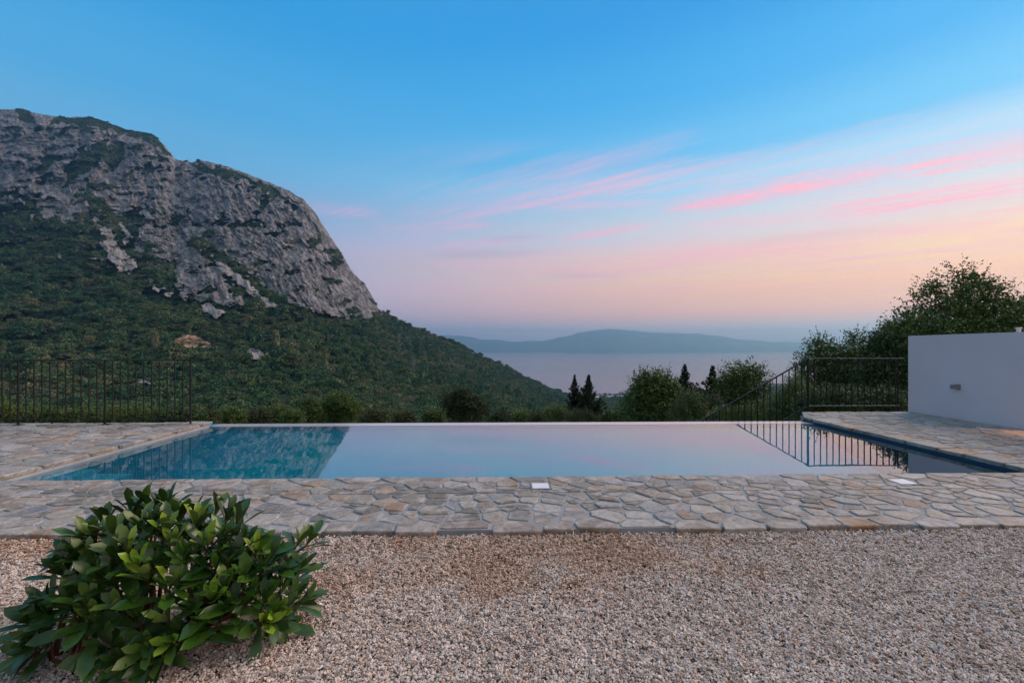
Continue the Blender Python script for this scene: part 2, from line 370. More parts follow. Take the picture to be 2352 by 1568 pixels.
def bigleaf(name, c_dark, c_light):
    m, b, p = mat(name, .26, .6); r = rnd(b)
    base = b.ramp(r, [(0, (*c_dark, 1)), (1, (*c_light, 1))])
    tc = b.new('ShaderNodeTexCoord').outputs['Object']; x, y, z = b.xyz(tc)
    mid = b.m('SUBTRACT', 1.0, b.m('MULTIPLY', b.m('ABSOLUTE', x), 700.0), clamp=True)
    base = b.mix(b.m('MULTIPLY', mid, .6), base, (.22,.27,.08,1))
    base = b.mix(.6, base, b.ramp(b.noise(tc, 45, 3), [(.3, (.65,.65,.65)), (.7, (1.2,1.2,1.2))]), 'MULTIPLY')
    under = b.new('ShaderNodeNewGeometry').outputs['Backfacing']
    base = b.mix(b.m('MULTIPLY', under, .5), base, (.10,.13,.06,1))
    b.put(p.inputs['Base Color'], base)
    b.put(p.inputs['Roughness'], b.m('ADD', b.m('MULTIPLY', under, .35), .24)); return m
M['bigleaf'] = bigleaf('glossy_leaf', (.010,.042,.007), (.060,.150,.016))
M['youngleaf'] = bigleaf('young_leaf', (.13,.25,.02), (.28,.42,.04))

# ---------------------------------------------------------------- sea, island, terrain
SEA = -160.0
b_ = MB(); b_.add([(-24000,-24000,SEA),(24000,-24000,SEA),(24000,24000,SEA),(-24000,24000,SEA)], [(0,1,2,3)]); b_.build('sea', M['sea'], kind='structure')

def island():
    prof = [(-600,800),(960,800),(985,782),(1020,770),(1060,770),(1100,778),(1180,784),(1240,783),(1300,772),(1330,764),(1375,758),(1400,754.5),(1430,757),(1500,763.5),(1560,765),(1605,765.5),(1650,772),(1690,778),(1740,783),(1800,785),(1860,787),(1920,793),(2000,799),(2100,803)]
    xs = np.linspace(940, 2080, 300); ys = np.interp(xs, [a for a, _ in prof], [c for _, c in prof])+fbm(xs/40, xs*0+3, 6, 5, .6)*3.0
    rows = 26; t = np.linspace(0, 1, rows); D0, D1 = 15400.0, 17600.0
    X, T = np.meshgrid(xs, t); Y, _ = np.meshgrid(ys, t)
    D = D0+(D1-D0)*T; zc_ = HC-(Y-YH)/FPX*D1; z = SEA-8+(zc_-SEA+8)*np.sin(T*math.pi/2)*(1+.35*fbm(X/40, T*4, 5, 8)*(1-T))
    back = 8; Tb = np.linspace(.1, 1, back); Db = D1+3500*Tb[:, None]+0*xs; zb = SEA-8+(zc_[-1]-SEA+8)*np.cos(Tb[:, None]*math.pi/2)
    D = np.vstack([D, Db]); z = np.vstack([z, zb]); X = np.vstack([X, np.tile(xs, (back, 1))])
    V = WU((X-CX)/FPX, z, D); r, c = X.shape; I = np.arange(r*c).reshape(r, c)
    Fq = np.stack([I[:-1,:-1], I[:-1,1:], I[1:,1:], I[1:,:-1]], -1).reshape(-1, 4)
    o = obj('island', V, Fq, M['island'], smooth=True, kind='structure')
island()

CREST = [(-420,262),(-200,240),(-100,245),(0,251),(50,252),(90,262),(150,270),(200,268),(230,277),(290,300),(345,308),(375,330),(402,366),(440,372),(465,368),(520,382),(575,402),(620,420),(660,436),(700,460),(725,490),(750,530),(780,575),(810,625),(840,655),(860,690),(868,708),(880,716),(920,739),(960,759),(1000,772),(1050,792),(1100,816),(1150,839),(1200,863),(1250,888),(1300,906),(1340,912),(1380,914),(1450,912),(1600,910),(1700,906),(1760,899),(1800,893),(1860,884),(1950,874),(2100,864),(2400,850),(2800,840)]
CD = [(-420,1450),(0,1400),(330,1330),(520,1180),(880,1050),(1100,1180),(1300,1380),(1345,1475),(2800,1480)]
def terrain():
    xs = np.concatenate([np.arange(-300, 1400, 2.0), np.arange(1400, 2700, 6.0)]); nx = len(xs)
    yc = np.interp(xs, *zip(*CREST)); dc = np.interp(xs, *zip(*CD))
    yc = yc+np.where(xs < 880, fbm(xs/14, xs*0, 4, 2)*2.2, fbm(xs/9, xs*0, 3, 3)*1.6)
    # near rows
    dn = np.geomspace(9.6, 165, 46); zn = np.interp(dn, [9.6, 14, 25, 60, 170], [-3.0, -3.9, -6.4, -12.5, -29.6])
    Xn, Dn = np.meshgrid(xs, dn); _, Zn = np.meshgrid(xs, zn)
    Zn = Zn+np.clip((Xn-1780)/150, 0, 1)*np.clip((30-Dn)/14, 0, 1)*2.6+fbm(Xn/90, np.log(Dn)*6, 4, 4)*Dn*.012
    # main rows
    nr = 440; t = np.linspace(0, 1, nr)
    X, T = np.meshgrid(xs, t); YC = np.tile(yc, (nr, 1)); DC = np.tile(dc, (nr, 1))
    Y = 985+(YC-985)*T
    nearfoot = 1.0
    D = 170*(DC/170)**(T**.62)
    # masks
    wx, wy = X+fbm(X/22, Y/22, 4, 11)*9, Y+fbm(X/22, Y/22, 4, 15)*9
    R1 = [(-400,150),(2000,150),(900,700),(878,722),(850,731),(770,727),(700,710),(655,690),(600,650),(560,612),(500,575),(450,545),(430,552),(438,575),(415,605),(360,592),(308,574),(318,530),(330,498),(290,488),(262,500),(250,470),(205,440),(188,446),(212,480),(228,510),(140,514),(96,506),(84,462),(40,438),(-20,445),(-400,470)]
    R2 = [(400,598),(440,566),(470,592),(515,618),(575,655),(640,702),(660,716),(600,704),(565,694),(525,705),(485,692),(450,690),(412,682),(402,655)]
    R3 = [(226,518),(256,522),(268,562),(290,582),(308,598),(318,616),(284,624),(256,604),(238,572)]
    R4 = [(459,702),(485,698),(500,712),(517,722),(500,728),(465,718)]
    R5 = [(400,776),(425,768),(452,772),(482,788),(486,796),(455,798),(436,797),(406,792)]
    R6 = [(566,802),(588,796),(612,812),(610,830),(574,828)]
    R7 = [(352,655),(372,662),(396,672),(390,684),(372,672),(350,664)]
    R8 = [(0,452),(46,456),(50,466),(0,470)]
    R9 = [(312,868),(345,873),(350,884),(320,880)]
    R11 = [(272,508),(286,512),(296,540),(290,566),(280,560),(284,536)]
    R12 = [(492,598),(512,600),(560,642),(610,684),(640,706),(620,704),(575,670),(530,636)]
    R10 = [(540,785),(566,792),(572,800),(548,794)]
    rock = np.zeros(X.shape)
    for P_ in (R1, R2, R3, R4, R6, R7, R8, R9, R10, R11): rock = np.maximum(rock, inpoly(wx, wy, P_))
    for P_, amt in (([(510,640),(545,650),(600,700),(560,690)], 1), ([(130,268),(230,272),(345,306),(398,362),(370,350),(330,318),(280,306),(225,296),(150,284)], .75),
                    ([(150,385),(178,362),(238,342),(286,330),(290,346),(262,392),(232,366),(210,392),(172,410),(150,430)], .85),
                    ([(430,380),(520,388),(620,428),(690,470),(640,448),(560,414),(470,400)], .8), ([(600,430),(640,445),(612,470),(590,500),(598,460)], 1),
                    ([(330,470),(400,500),(430,545),(400,530),(350,500)], .5)):
        rock = rock-amt*inpoly(wx, wy, P_)
    gn = fbm(X/34+Y/90, Y/22, 5, 21)-fbm(X/90, Y/60, 3, 26)*.5
    topl = .55*np.clip(1-np.hypot((X-190)/330, (Y-345)/150), 0, 1)
    rock = rock-np.clip((gn+.30*topl-.26)*5, 0, 1)*.9
    rock = np.where((rock <= .2) & inpoly(wx, wy, [(-300,430),(880,430),(880,730),(640,730),(300,640),(-300,480)]) & (fbm(X/16, Y/10, 4, 33) > .34), .7, rock)
    rock = np.where((rock <= .2) & (Y > 720) & (fbm(X/11, Y/5, 4, 37) > .50) & (X < 1250), .75, rock)
    rock = np.maximum(rock, inpoly(wx, wy, R12)); rock = np.clip(rock, 0, 1)
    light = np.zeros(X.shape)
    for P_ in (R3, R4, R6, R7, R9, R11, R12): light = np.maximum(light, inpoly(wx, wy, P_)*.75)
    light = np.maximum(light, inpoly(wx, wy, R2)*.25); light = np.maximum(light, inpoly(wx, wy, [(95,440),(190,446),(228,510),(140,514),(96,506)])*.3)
    orange = inpoly(X+fbm(X/9, Y/9, 3, 41)*5, Y+fbm(X/9, Y/9, 3, 43)*3, R5).astype(float)
    # relief: crags, gullies and slabs, moved in and out of the face
    a1, a2 = X*.5+Y*.87, X*.87-Y*.5
    rg = ridged(a2/44+fbm(X/80, Y/80, 3, 51)*.7, a1/110, 6, 52, .60)
    ri = ridged(X/75+fbm(X/60, Y/60, 3, 55)*.5, Y/60, 6, 56, .62)
    wgt = np.clip((X-350)/150, 0, 1); rr = rg*wgt*.8+ri*(1-wgt*.6)+ridged(a2/11, a1/48, 4, 58, .6)*(.08+.07*wgt)+ridged(a2/5, a1/40, 2, 59, .6)*.035*wgt
    edge = np.clip((Y-YC)/22, 0, 1)
    dd = -.048*rr*np.clip(rock*1.6, .25, 1)*np.clip((DC-300)/800, .3, 1)*edge
    slope = fbm(X/60, Y/22, 5, 61)*.035+fbm(X/150+Y/90, Y/60, 3, 65)*.05
    dd = dd+slope*(1-rock)*np.clip(T*6, 0, 1)*edge
    crack = np.clip(ridged(a2/13+fbm(X/30, Y/30, 3, 81)*.9, a1/52, 3, 82, .6)-.42, 0, 1)*2.4+np.clip(ridged(X/9, Y/16, 3, 85)-.55, 0, 1)*1.5
    crack = crack+np.clip(ridged(a2/6.5+fbm(X/40, Y/40, 2, 87)*1.2, a1/60, 2, 88)-.5, 0, 1)*1.3*wgt
    dark_tone = np.clip((-rr-.02)*2.6, 0, 1)*.8+np.clip(ridged(a2/20, a1/90, 4, 71)-.45, 0, 1)*.8  # rock tone: darker in the hollows of the relief and along ridged streaks
    Z = HC-(Y-YH)/FPX*D
    D2 = D*(1+dd); Z2 = HC+(Z-HC)*(1+dd)
    # behind the crest
    nb = 10; tb = np.linspace(.1, 1, nb)[:, None]
    Db = dc*(1+.5*tb); ex = np.where(xs > 1330, 1.15, .4); Zb = Z2[-1]*1.0+(np.where(xs > 1330, SEA-6, SEA-70)-Z2[-1])*np.clip(tb*1.1, 0, 1)**ex
    U = np.vstack([(Xn-CX)/FPX, (X-CX)/FPX, np.tile((xs-CX)/FPX, (nb, 1))])
    Dall = np.vstack([Dn, D2, Db]); Zall = np.vstack([Zn, Z2, Zb])
    V = WU(U, Zall, Dall); r, c = U.shape; I = np.arange(r*c).reshape(r, c)
    Fq = np.stack([I[:-1,:-1], I[:-1,1:], I[1:,1:], I[1:,:-1]], -1).reshape(-1, 4)
    V = V.reshape(-1, 3)
    me = mesh_np('mountain', V, Fq, True); me.materials.append(M['terrain'])
    z0 = np.zeros_like(Xn); zb_ = np.zeros_like(Db)
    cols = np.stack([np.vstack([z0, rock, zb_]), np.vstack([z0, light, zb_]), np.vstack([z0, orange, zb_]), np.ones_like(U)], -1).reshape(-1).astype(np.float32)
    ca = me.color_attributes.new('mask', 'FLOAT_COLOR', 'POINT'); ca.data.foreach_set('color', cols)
    sa = me.attributes.new('dark_tone', 'FLOAT', 'POINT'); sa.data.foreach_set('value', np.vstack([z0, np.clip(dark_tone*.6+crack, 0, 1), zb_]).ravel().astype(np.float32))
    o = bpy.data.objects.new('mountain', me); COL.objects.link(o); o['kind'] = 'structure'
    return dict(xs=xs, V=V.reshape(r, c, 3), rock=np.vstack([z0, rock, zb_]), orange=np.vstack([z0, orange, zb_]), light=np.vstack([z0, light, zb_]), D=Dall, nn=46, Zn=Zn, dn=dn)
TR = terrain()
def ground_z(x, d):
    i = int(np.clip(np.searchsorted(TR['xs'], x), 0, len(TR['xs'])-1)); return float(np.interp(d, TR['dn'], TR['Zn'][:, i]))

# ---------------------------------------------------------------- instanced stuff
def instancer(name, P_, ROT, SCL, protos, mname):
    me = bpy.data.meshes.new(name); n = len(P_)
    me.vertices.add(n); me.vertices.foreach_set('co', np.asarray(P_, np.float32).ravel())
    for k, A in (('rot', ROT), ('scl', SCL)):
        a = me.attributes.new(k, 'FLOAT_VECTOR', 'POINT'); a.data.foreach_set('vector', np.asarray(A, np.float32).ravel())
    me.materials.append(mname)
    o = bpy.data.objects.new(name, me); COL.objects.link(o); o['kind'] = 'stuff'
    cl = bpy.data.collections.new(name+'_shapes')
    for i, pm in enumerate(protos):
        pm.materials.append(mname); cl.objects.link(bpy.data.objects.new('%s_shape' % name, pm))
    ng = bpy.data.node_groups.new(name, 'GeometryNodeTree')
    ng.interface.new_socket('Geometry', in_out='INPUT', socket_type='NodeSocketGeometry'); ng.interface.new_socket('Geometry', in_out='OUTPUT', socket_type='NodeSocketGeometry')
    gi, go = ng.nodes.new('NodeGroupInput'), ng.nodes.new('NodeGroupOutput')
    ip = ng.nodes.new('GeometryNodeInstanceOnPoints'); ci = ng.nodes.new('GeometryNodeCollectionInfo')
    ci.inputs['Collection'].default_value = cl; ci.inputs['Separate Children'].default_value = True; ci.inputs['Reset Children'].default_value = True
    L_ = ng.links.new
    L_(gi.outputs[0], ip.inputs['Points']); L_(ci.outputs[0], ip.inputs['Instance']); ip.inputs['Pick Instance'].default_value = True
    for k, s in (('rot', 'Rotation'), ('scl', 'Scale')):
        na = ng.nodes.new('GeometryNodeInputNamedAttribute'); na.data_type = 'FLOAT_VECTOR'; na.inputs['Name'].default_value = k; L_(na.outputs[0], ip.inputs[s])
    L_(ip.outputs[0], go.inputs[0])
    md = o.modifiers.new('instances', 'NODES'); md.node_group = ng
    return o

def quads(C, D_, Wd, ln, wd, fold=0.0):
    """leaf-sized rhombs: centre, direction, side vector, length, width"""
    D_ = D_/np.linalg.norm(D_, axis=1, keepdims=True)
    S = np.cross(D_, Wd); S /= np.linalg.norm(S, axis=1, keepdims=True)+1e-9
    ln, wd = ln[:, None], wd[:, None]
    a = C; b = C+D_*ln*.5+S*wd*.5; c = C+D_*ln; d = C+D_*ln*.5-S*wd*.5
    V = np.stack([a, b, c, d], 1).reshape(-1, 3); Fq = np.arange(len(C)*4).reshape(-1, 4)
    return V, Fq
def rdir(rg, n):
    v = rg.normal(size=(n, 3)); return v/np.linalg.norm(v, axis=1, keepdims=True)

def far_tree(seed, tall):
    rg = np.random.default_rng(seed); n = 420
    lobes = [(rg.uniform(-.45, .45), rg.uniform(-.45, .45), rg.uniform(.45, .9)*tall, rg.uniform(.35, .55)) for _ in range(6)]+[(0, 0, .45*tall, .62)]
    Cs, Ds = [], []
    for lx, ly, lz, lr in lobes:
        d = rdir(rg, n//7); d[:, 2] = np.abs(d[:, 2])*.9-.15; k = lr*rg.uniform(.8, 1.08, (len(d), 1))
        Cs.append(np.array((lx, ly, lz))+d*k*np.array((1, 1, .85))); Ds.append(d)
    C, D_ = np.vstack(Cs), np.vstack(Ds); N = len(C)
    V, Fq = quads(C, D_*.5+rdir(rg, N), rdir(rg, N)+D_, rg.uniform(.16, .30, N), rg.uniform(.14, .24, N))
    Fq = Fq.copy()
    return mesh_np('far_tree_%d' % seed, V, Fq)
def blob_tree(seed, tall):
    """rounded crown with lumps, seen from hundreds of metres"""
    rg = np.random.default_rng(seed); nu, nv = 14, 8
    V, Fc = [], []
    for j in range(nv+1):
        for i in range(nu):
            th, ph = 2*math.pi*i/nu, math.pi*j/nv-math.pi/2
            r = 1+.30*math.sin(3*th+seed)*math.cos(2*ph+seed*1.7)+.28*rg.uniform(-1, 1)
            V.append((r*math.cos(ph)*math.cos(th)*.5, r*math.cos(ph)*math.sin(th)*.5, (.5+.5*r*math.sin(ph))*tall))
    for j in range(nv):
        for i in range(nu): Fc.append((j*nu+i, j*nu+(i+1) % nu, (j+1)*nu+(i+1) % nu, (j+1)*nu+i))
    return V, Fc
def far_mix(seed, tall):
    V, Fc = blob_tree(seed, tall*.9); m = far_tree(seed+50, tall)
    n = len(m.vertices); co = np.empty(n*3, np.float32); m.vertices.foreach_get('co', co)
    V2 = np.array(V)*1.0; k = len(V2); Vall = np.vstack([V2, co.reshape(-1, 3)])
    Fall = np.vstack([np.array(Fc), np.arange(n).reshape(-1, 4)+k]); bpy.data.meshes.remove(m)
    return mesh_np('hill_tree_%d' % seed, Vall, Fall)

rg = np.random.default_rng(3)
def forest():
    V, rock, D = TR['V'], np.clip(TR['rock']+TR['orange'], 0, 1), TR['D']; r, c = D.shape
    n0 = TR['nn']
    dU = np.gradient(TR['xs'])/FPX; area = np.abs(np.gradient(D, axis=0))*D*dU[None, :]
    ok = np.ones_like(D); ok[:n0-6] = 0; ok[-9:] = 0
    # keep tall crowns off the ground just in front of bare patches
    wgt = area*ok*(rock < .35)*np.where(np.maximum(np.roll(TR['orange']+TR['light'], -7, axis=0), np.roll(TR['orange']+TR['light'], -3, axis=0)) > .3, .08, 1.0)*np.where(D < 700, 1.0, .8)
    # the cliff itself carries only scattered shrubs
    wgt = wgt/wgt.sum(); N = 50000
    idx = rg.choice(D.size, size=N, p=wgt.ravel()); ii, jj = np.unravel_index(idx, D.shape)
    P_ = V[ii, jj].copy(); d = D[ii, jj]
    P_[:, 0] += rg.normal(0, 1.0, N)*1.5; P_[:, 1] += rg.normal(0, 1.0, N)*1.5
    clump = fbm(P_[:, 0]/45, P_[:, 1]/45, 3, 91)
    s = (1.7+4.6*rg.random(N)**2.2)*(1+.6*clump)*np.interp(d, [150, 400, 1400], [1.25, 1.2, 1.3])
    s = np.clip(s, 1.2, 9.5); s = np.minimum(s, d*.020); s = np.where((d > 980) & (P_[:, 0] < -260), np.clip(s, 1, 3.0), s); P_[:, 2] -= .25*s
    ROT = np.stack([rg.normal(0, .08, N), rg.normal(0, .08, N), rg.uniform(0, 6.28, N)], -1)
    hgt = np.where((rg.random(N) < .05) & (d < 1000) & (d > 380), rg.uniform(1.5, 2.3, N), rg.uniform(.7, 1.15, N))
    hs = np.where(hgt > 1.4, .6, 1.0)
    SCL = np.stack([s*hs, s*hs, s*hgt*.9], -1)
    instancer('forest', P_, ROT, SCL, [far_mix(i, 1.0+.15*(i % 3)) for i in range(6)], M['farveg'])
forest()

def houses_on_coast():
    for i, (x, y, w, h, dn) in enumerate([(1372,915,10,4,'small pale house at the left end of the coastal row beside the cypress pair'), (1392,917,12,4,'wide low white house on the coast, just right of the cypress pair'),
                                 (1409,915.5,8,5,'narrow white house in the middle of the coastal row'), (1437,916.5,10,4.5,'white house at the right end of the coastal row, beside the round tree'),
                                 (1425,919,7,3,'lowest small grey house below the coastal row')]):
        d = 1440.0; k = d/FPX; p = W(x, y, d); w_, h_ = w*k, h*k; dp = 9.0
        e = empty('coastal_house', (p[0], p[1], p[2]-h_*.5-1), dn, 'house', 'houses far off on the coast')
        x0, x1, y0, y1, z0, z1 = p[0]-w_/2, p[0]+w_/2, p[1]-dp/2, p[1]+dp/2, p[2]-h_*.5-3, p[2]+h_*.75
        MB().box((x0, y0, z0), (x1, y1, z1)).build('wall', M['house'], e)
        o_ = .6; rf = MB(); zt = z1+h_*.45
        rf.add([(x0-o_,y0-o_,z1),(x1+o_,y0-o_,z1),(x1+o_,y1+o_,z1),(x0-o_,y1+o_,z1),(x0+w_*.2,p[1],zt),(x1-w_*.2,p[1],zt)], [(0,1,5,4),(1,2,5),(2,3,4,5),(3,0,4),(3,2,1,0)])
        rf.build('roof', M['roof'] if i % 2 else M['house'], e)
        for q in range(3):
            xx = x0+w_*(.2+.3*q); MB().box((xx-.6, y0-.08, z1-2.6), (xx+.6, y0+.1, z1-1.1)).build('window', M['dark'], e)
houses_on_coast()

def pylon(x, y0, y1, d, label, grp='pylons on the wooded slope', lattice=True):
    k = d/FPX; p = W(x, y1, d); h = (y1-y0)*k; e = empty('electricity_pylon' if lattice else 'radio_mast', p, label, 'pylon' if lattice else 'mast', grp)
    if lattice:
        bs = h*.10
        for sx_, sy_ in ((-1,-1),(1,-1),(1,1),(-1,1)):
            MB().beam(p+np.array((sx_*bs, sy_*bs, -3)), p+np.array((sx_*bs*.2, sy_*bs*.2, h)), .3, .3).build('leg', M['pylon'], e)
        br = MB()
        for j in range(7):
            t0, t1 = j/7, (j+1)/7; w0, w1 = bs*(1-.8*t0), bs*(1-.8*t1)
            for s in (-1, 1):
                br.beam(p+np.array((-w0*s, -w0, h*t0)), p+np.array((w1*s, -w1, h*t1)), .22, .22)
        br.build('bracing', M['pylon'], e)
        for zf, wf in ((.72, .16), (.84, .20), (.95, .14)):
            MB().beam(p+np.array((-h*wf, 0, h*zf)), p+np.array((h*wf, 0, h*zf)), .4, .4).build('cross_arm', M['pylon'], e)
    else:
        MB().tube([p+np.array((0,0,-3)), p+np.array((0,0,h))], [.35, .2], 5).build('pole', M['pylon'], e)
        MB().tube([p+np.array((-1.2,0,h*.8)), p+np.array((1.2,0,h*.8))], .25, 4).build('antenna', M['pylon'], e)
pylon(917, 766, 795, 700, 'grey lattice pylon standing higher on the wooded slope')
pylon(948, 815, 849, 520, 'grey lattice pylon standing lower on the wooded slope')
pylon(882, 702, 719, 1045, 'thin mast on the shoulder just right of the cliff foot, the left one', 'masts below the cliff', False)
pylon(889, 706, 722, 1045, 'thin mast on the shoulder below the cliff, the right and shorter one', 'masts below the cliff', False)

# ---------------------------------------------------------------- ground, paving, pool
XL, XR, YN, YF, ZP = -4.72, 5.34, 4.33, 7.84, .07      # pool edges and paving height (water at 0)
YG = 3.06                                                # front edge of the paving
MB().box((-22, -16, -.5), (22, YG+.02, .006)).build('ground', M['ground'], kind='structure')

def clip(poly, px, py, nx, ny):
    out = []; n = len(poly)
    for i in range(n):
        a, b = poly[i], poly[(i+1) % n]; da, db = (a[0]-px)*nx+(a[1]-py)*ny, (b[0]-px)*nx+(b[1]-py)*ny
        if da <= 0: out.append(a)
        if (da <= 0) != (db <= 0):
            t = da/(da-db); out.append((a[0]+(b[0]-a[0])*t, a[1]+(b[1]-a[1])*t))
    return out
def cells(pts, outline, gap, rnd_, wmax=.022):
    res = []
    P_ = np.array(pts); wt = [rnd_.uniform(0, wmax) for _ in pts]
    for i, (x, y) in enumerate(pts):
        dist = np.hypot(P_[:, 0]-x, P_[:, 1]-y); o = np.argsort(dist)[1:18]; poly = list(outline)
        for j in o:
            dx, dy = P_[j]-P_[i]; L_ = math.hypot(dx, dy); g = gap*rnd_.uniform(.6, 1.5)
            t = (L_*L_+wt[i]-wt[j])/(2*L_)-g/2; poly = clip(poly, x+dx/L_*t, y+dy/L_*t, dx/L_, dy/L_)
            if len(poly) < 3: break
        if len(poly) >= 3: res.append(poly)
    return res
def scatter(outline, sp, rnd_, ax=1.0, fix=()):
    """points spread with spacing sp (stretched by ax along x)"""
    xs = [p[0] for p in outline]; ys = [p[1] for p in outline]; pts = list(fix)
    O = np.array(outline); tries = 0
    while tries < 9000:
        tries += 1; x, y = rnd_.uniform(min(xs), max(xs)), rnd_.uniform(min(ys), max(ys))
        if not inpoly(np.array([x]), np.array([y]), outline)[0]: continue
        s = sp*rnd_.choice((.55, .75, 1.0, 1.2, 1.45))
        if all(math.hypot((x-a)/ax, y-b) > s for a, b in pts): pts.append((x, y))
    return pts
def stone(poly, z, th, parent, rnd_, name='paving_stone', round_=.2, matk='stone'):
    # drop tiny edges, cut the corners, wobble the rim
    pl = []
    for p in poly:
        if not pl or math.hypot(p[0]-pl[-1][0], p[1]-pl[-1][1]) > .03: pl.append(p)
    if len(pl) > 2 and math.hypot(pl[0][0]-pl[-1][0], pl[0][1]-pl[-1][1]) < .03: pl.pop()
    if len(pl) < 3: return
    q = []
    for i, p in enumerate(pl):
        a, b = pl[i-1], pl[(i+1) % len(pl)]; f1, f2 = rnd_.uniform(.05, round_*.6), rnd_.uniform(.05, round_*.6)
        q.append((p[0]+(a[0]-p[0])*f1, p[1]+(a[1]-p[1])*f1)); q.append((p[0]+(b[0]-p[0])*f2, p[1]+(b[1]-p[1])*f2))
    cx, cy = sum(p[0] for p in q)/len(q), sum(p[1] for p in q)/len(q)
    q = [(x+rnd_.uniform(-.004, .004), y+rnd_.uniform(-.004, .004)) for x, y in q]
    n = len(q); tx, ty, dz = rnd_.uniform(-.008, .008), rnd_.uniform(-.008, .008), rnd_.uniform(-.003, .003)
    bev = .006; V = []
    for x, y in q:                                     # worn inner rim
        L_ = math.hypot(x-cx, y-cy)+1e-6; k = max(0, 1-bev/L_); V.append((cx+(x-cx)*k, cy+(y-cy)*k, z+dz+tx*(x-cx)+ty*(y-cy)+rnd_.uniform(-.0015, .0015)))
    V += [(x, y, z+dz-.007+tx*(x-cx)+ty*(y-cy)) for x, y in q]
    V += [(cx+(x-cx)*(1-.022/(math.hypot(x-cx, y-cy)+1e-6)), cy+(y-cy)*(1-.022/(math.hypot(x-cx, y-cy)+1e-6)), z-th) for x, y in q]
    V.append((cx, cy, z+dz+rnd_.uniform(-.001, .002)))
    Fc = [(i, (i+1) % n, 3*n) for i in range(n)]
    for r in (0, 1): Fc += [(r*n+i, (r+1)*n+i, (r+1)*n+(i+1) % n, r*n+(i+1) % n) for i in range(n)]
    return obj(name, V, Fc, M[matk], parent)

def pave(outline, sp, seed, bed_z0, ax=1.25, gap=.02, th=.042, extra=(), edge=(), zbed=ZP-.0075, rows=None):
    rn = random.Random(seed); ins = outline
    bed = MB().prism(outline, bed_z0, zbed).build('paving', M['mortar'], kind='structure')
    pts = scatter(outline, sp, rn, ax)
    cs = cells(pts, outline, gap, rn)
    return bed, cs, rn
def shrink(o, g):
    (x0, y0), (x1, y1) = o; return [(x0, y0), (x1, y0), (x1, y1), (x0, y1)]
# front strip: a straight band along the water, then the random flags with a row of larger edge stones
SK = [(W(1241,1114,4.05)[0], 4.03), (W(2092,1111,4.08)[0], 4.06)]
rn = random.Random(5)
fx0, fx1 = -8.2, 8.2
bed = MB().box((fx0, YG+.03, -.3), (fx1, YN-.006, ZP-.0075)).build('paving', M['mortar'], kind='structure')
bandA = [(fx0, 3.86), (fx1, 3.86), (fx1, YN), (fx0, YN)]
pA = []
x = fx0+.1
while x < fx1: pA.append((x, 4.24+rn.uniform(-.02, .03))); x += rn.uniform(.22, .46)
pA = [p for p in pA]
o2 = scatter([(fx0, 3.87), (fx1, 3.87), (fx1, 4.12), (fx0, 4.12)], .14, rn, 1.7, [p for p in pA])
cA = cells(o2, bandA, .015, rn, .010)
bandB = [(fx0, YG), (fx1, YG), (fx1, 3.848), (fx0, 3.848)]
pB = []; x = fx0+.1
while x < fx1: pB.append((x, YG+rn.uniform(.05, .11))); x += rn.uniform(.20, .40)
pB = scatter([(fx0, 3.28), (fx1, 3.28), (fx1, 3.82), (fx0, 3.82)], .165, rn, 1.35, pB)
cB = cells(pB, bandB, .020, rn, .014)
def hits(poly):
    xs = [p[0] for p in poly]; ys = [p[1] for p in poly]
    for sx_, sy_ in SK:
        if min(xs) < sx_+.095 and max(xs) > sx_-.095 and min(ys) < sy_+.095 and max(ys) > sy_-.095: return (sx_, sy_)
    return None
def around(poly, c):
    """split a stone round the square lid at c"""
    sx_, sy_ = c; g = .092; out = []
    for (px, py, nx, ny), more in (((sx_-g, 0, 1, 0), ()), ((sx_+g, 0, -1, 0), ()), ((0, sy_-g, 0, 1), ((sx_-g+.006, 0, -1, 0), (sx_+g-.006, 0, 1, 0))), ((0, sy_+g, 0, -1), ((sx_-g+.006, 0, -1, 0), (sx_+g-.006, 0, 1, 0)))):
        q = clip(poly, px, py, nx, ny)
        for m_ in more:
            if len(q) >= 3: q = clip(q, *m_)
        if len(q) >= 3: out.append(q)
    return out
allf = []
for p in cA+cB:
    h = hits(p); allf += around(p, h) if h else [p]
def parea(p): return abs(sum(p[i-1][0]*p[i][1]-p[i][0]*p[i-1][1] for i in range(len(p))))/2
vis = [p for p in allf if abs(sum(q[0] for q in p)/len(p)) < sum(q[1] for q in p)/len(p)*1.22+.45]
vis = [p for p in vis if parea(p) > .0012]
vis.sort(key=lambda p: -parea(p)/(sum(q[1] for q in p)/len(p))**2)
for p in vis[:300]:
    front = min(q[1] for q in p) < YG+.02
    if front:
        ov = rn.uniform(-.035, .015); p = [(a, b-((ov+rn.uniform(-.012,.012)) if b < YG+.02 else 0)) for a, b in p]
    stone(p, ZP+(rn.uniform(-.004, .004)), .075 if front else .04, bed, rn, round_=.26)
rest_s = MB()
for p in vis[300:]+[q for q in allf if q not in vis and parea(q) > .004]:
    rest_s.prism(p, ZP-.04, ZP-.001)
if rest_s.v: rest_s.build('small_paving_stone', M['stone'], bed, kind='stuff')
for i, (sx_, sy_) in enumerate(SK):
    e = empty('skimmer_lid', (sx_, sy_, ZP-.01), ['square white skimmer lid in the paving near the middle of the pool edge', 'square white skimmer lid in the paving, the one close to the wall side'][i], 'skimmer lid', 'white lids set in the paving')
    a = .074
    MB().box((sx_-a, sy_-a, ZP-.012), (sx_+a, sy_+a, ZP+.003)).build('lid', M['lid'], e)
    f = MB()
    for lo, hi in (((-.088,-.088),(.088,-.078)), ((-.088,.078),(.088,.088)), ((-.088,-.078),(-.078,.078)), ((.078,-.078),(.088,.078))):
        f.box((sx_+lo[0], sy_+lo[1], ZP-.012), (sx_+hi[0], sy_+hi[1], ZP+.001))
    f.build('lid_frame', M['lamp'], e)

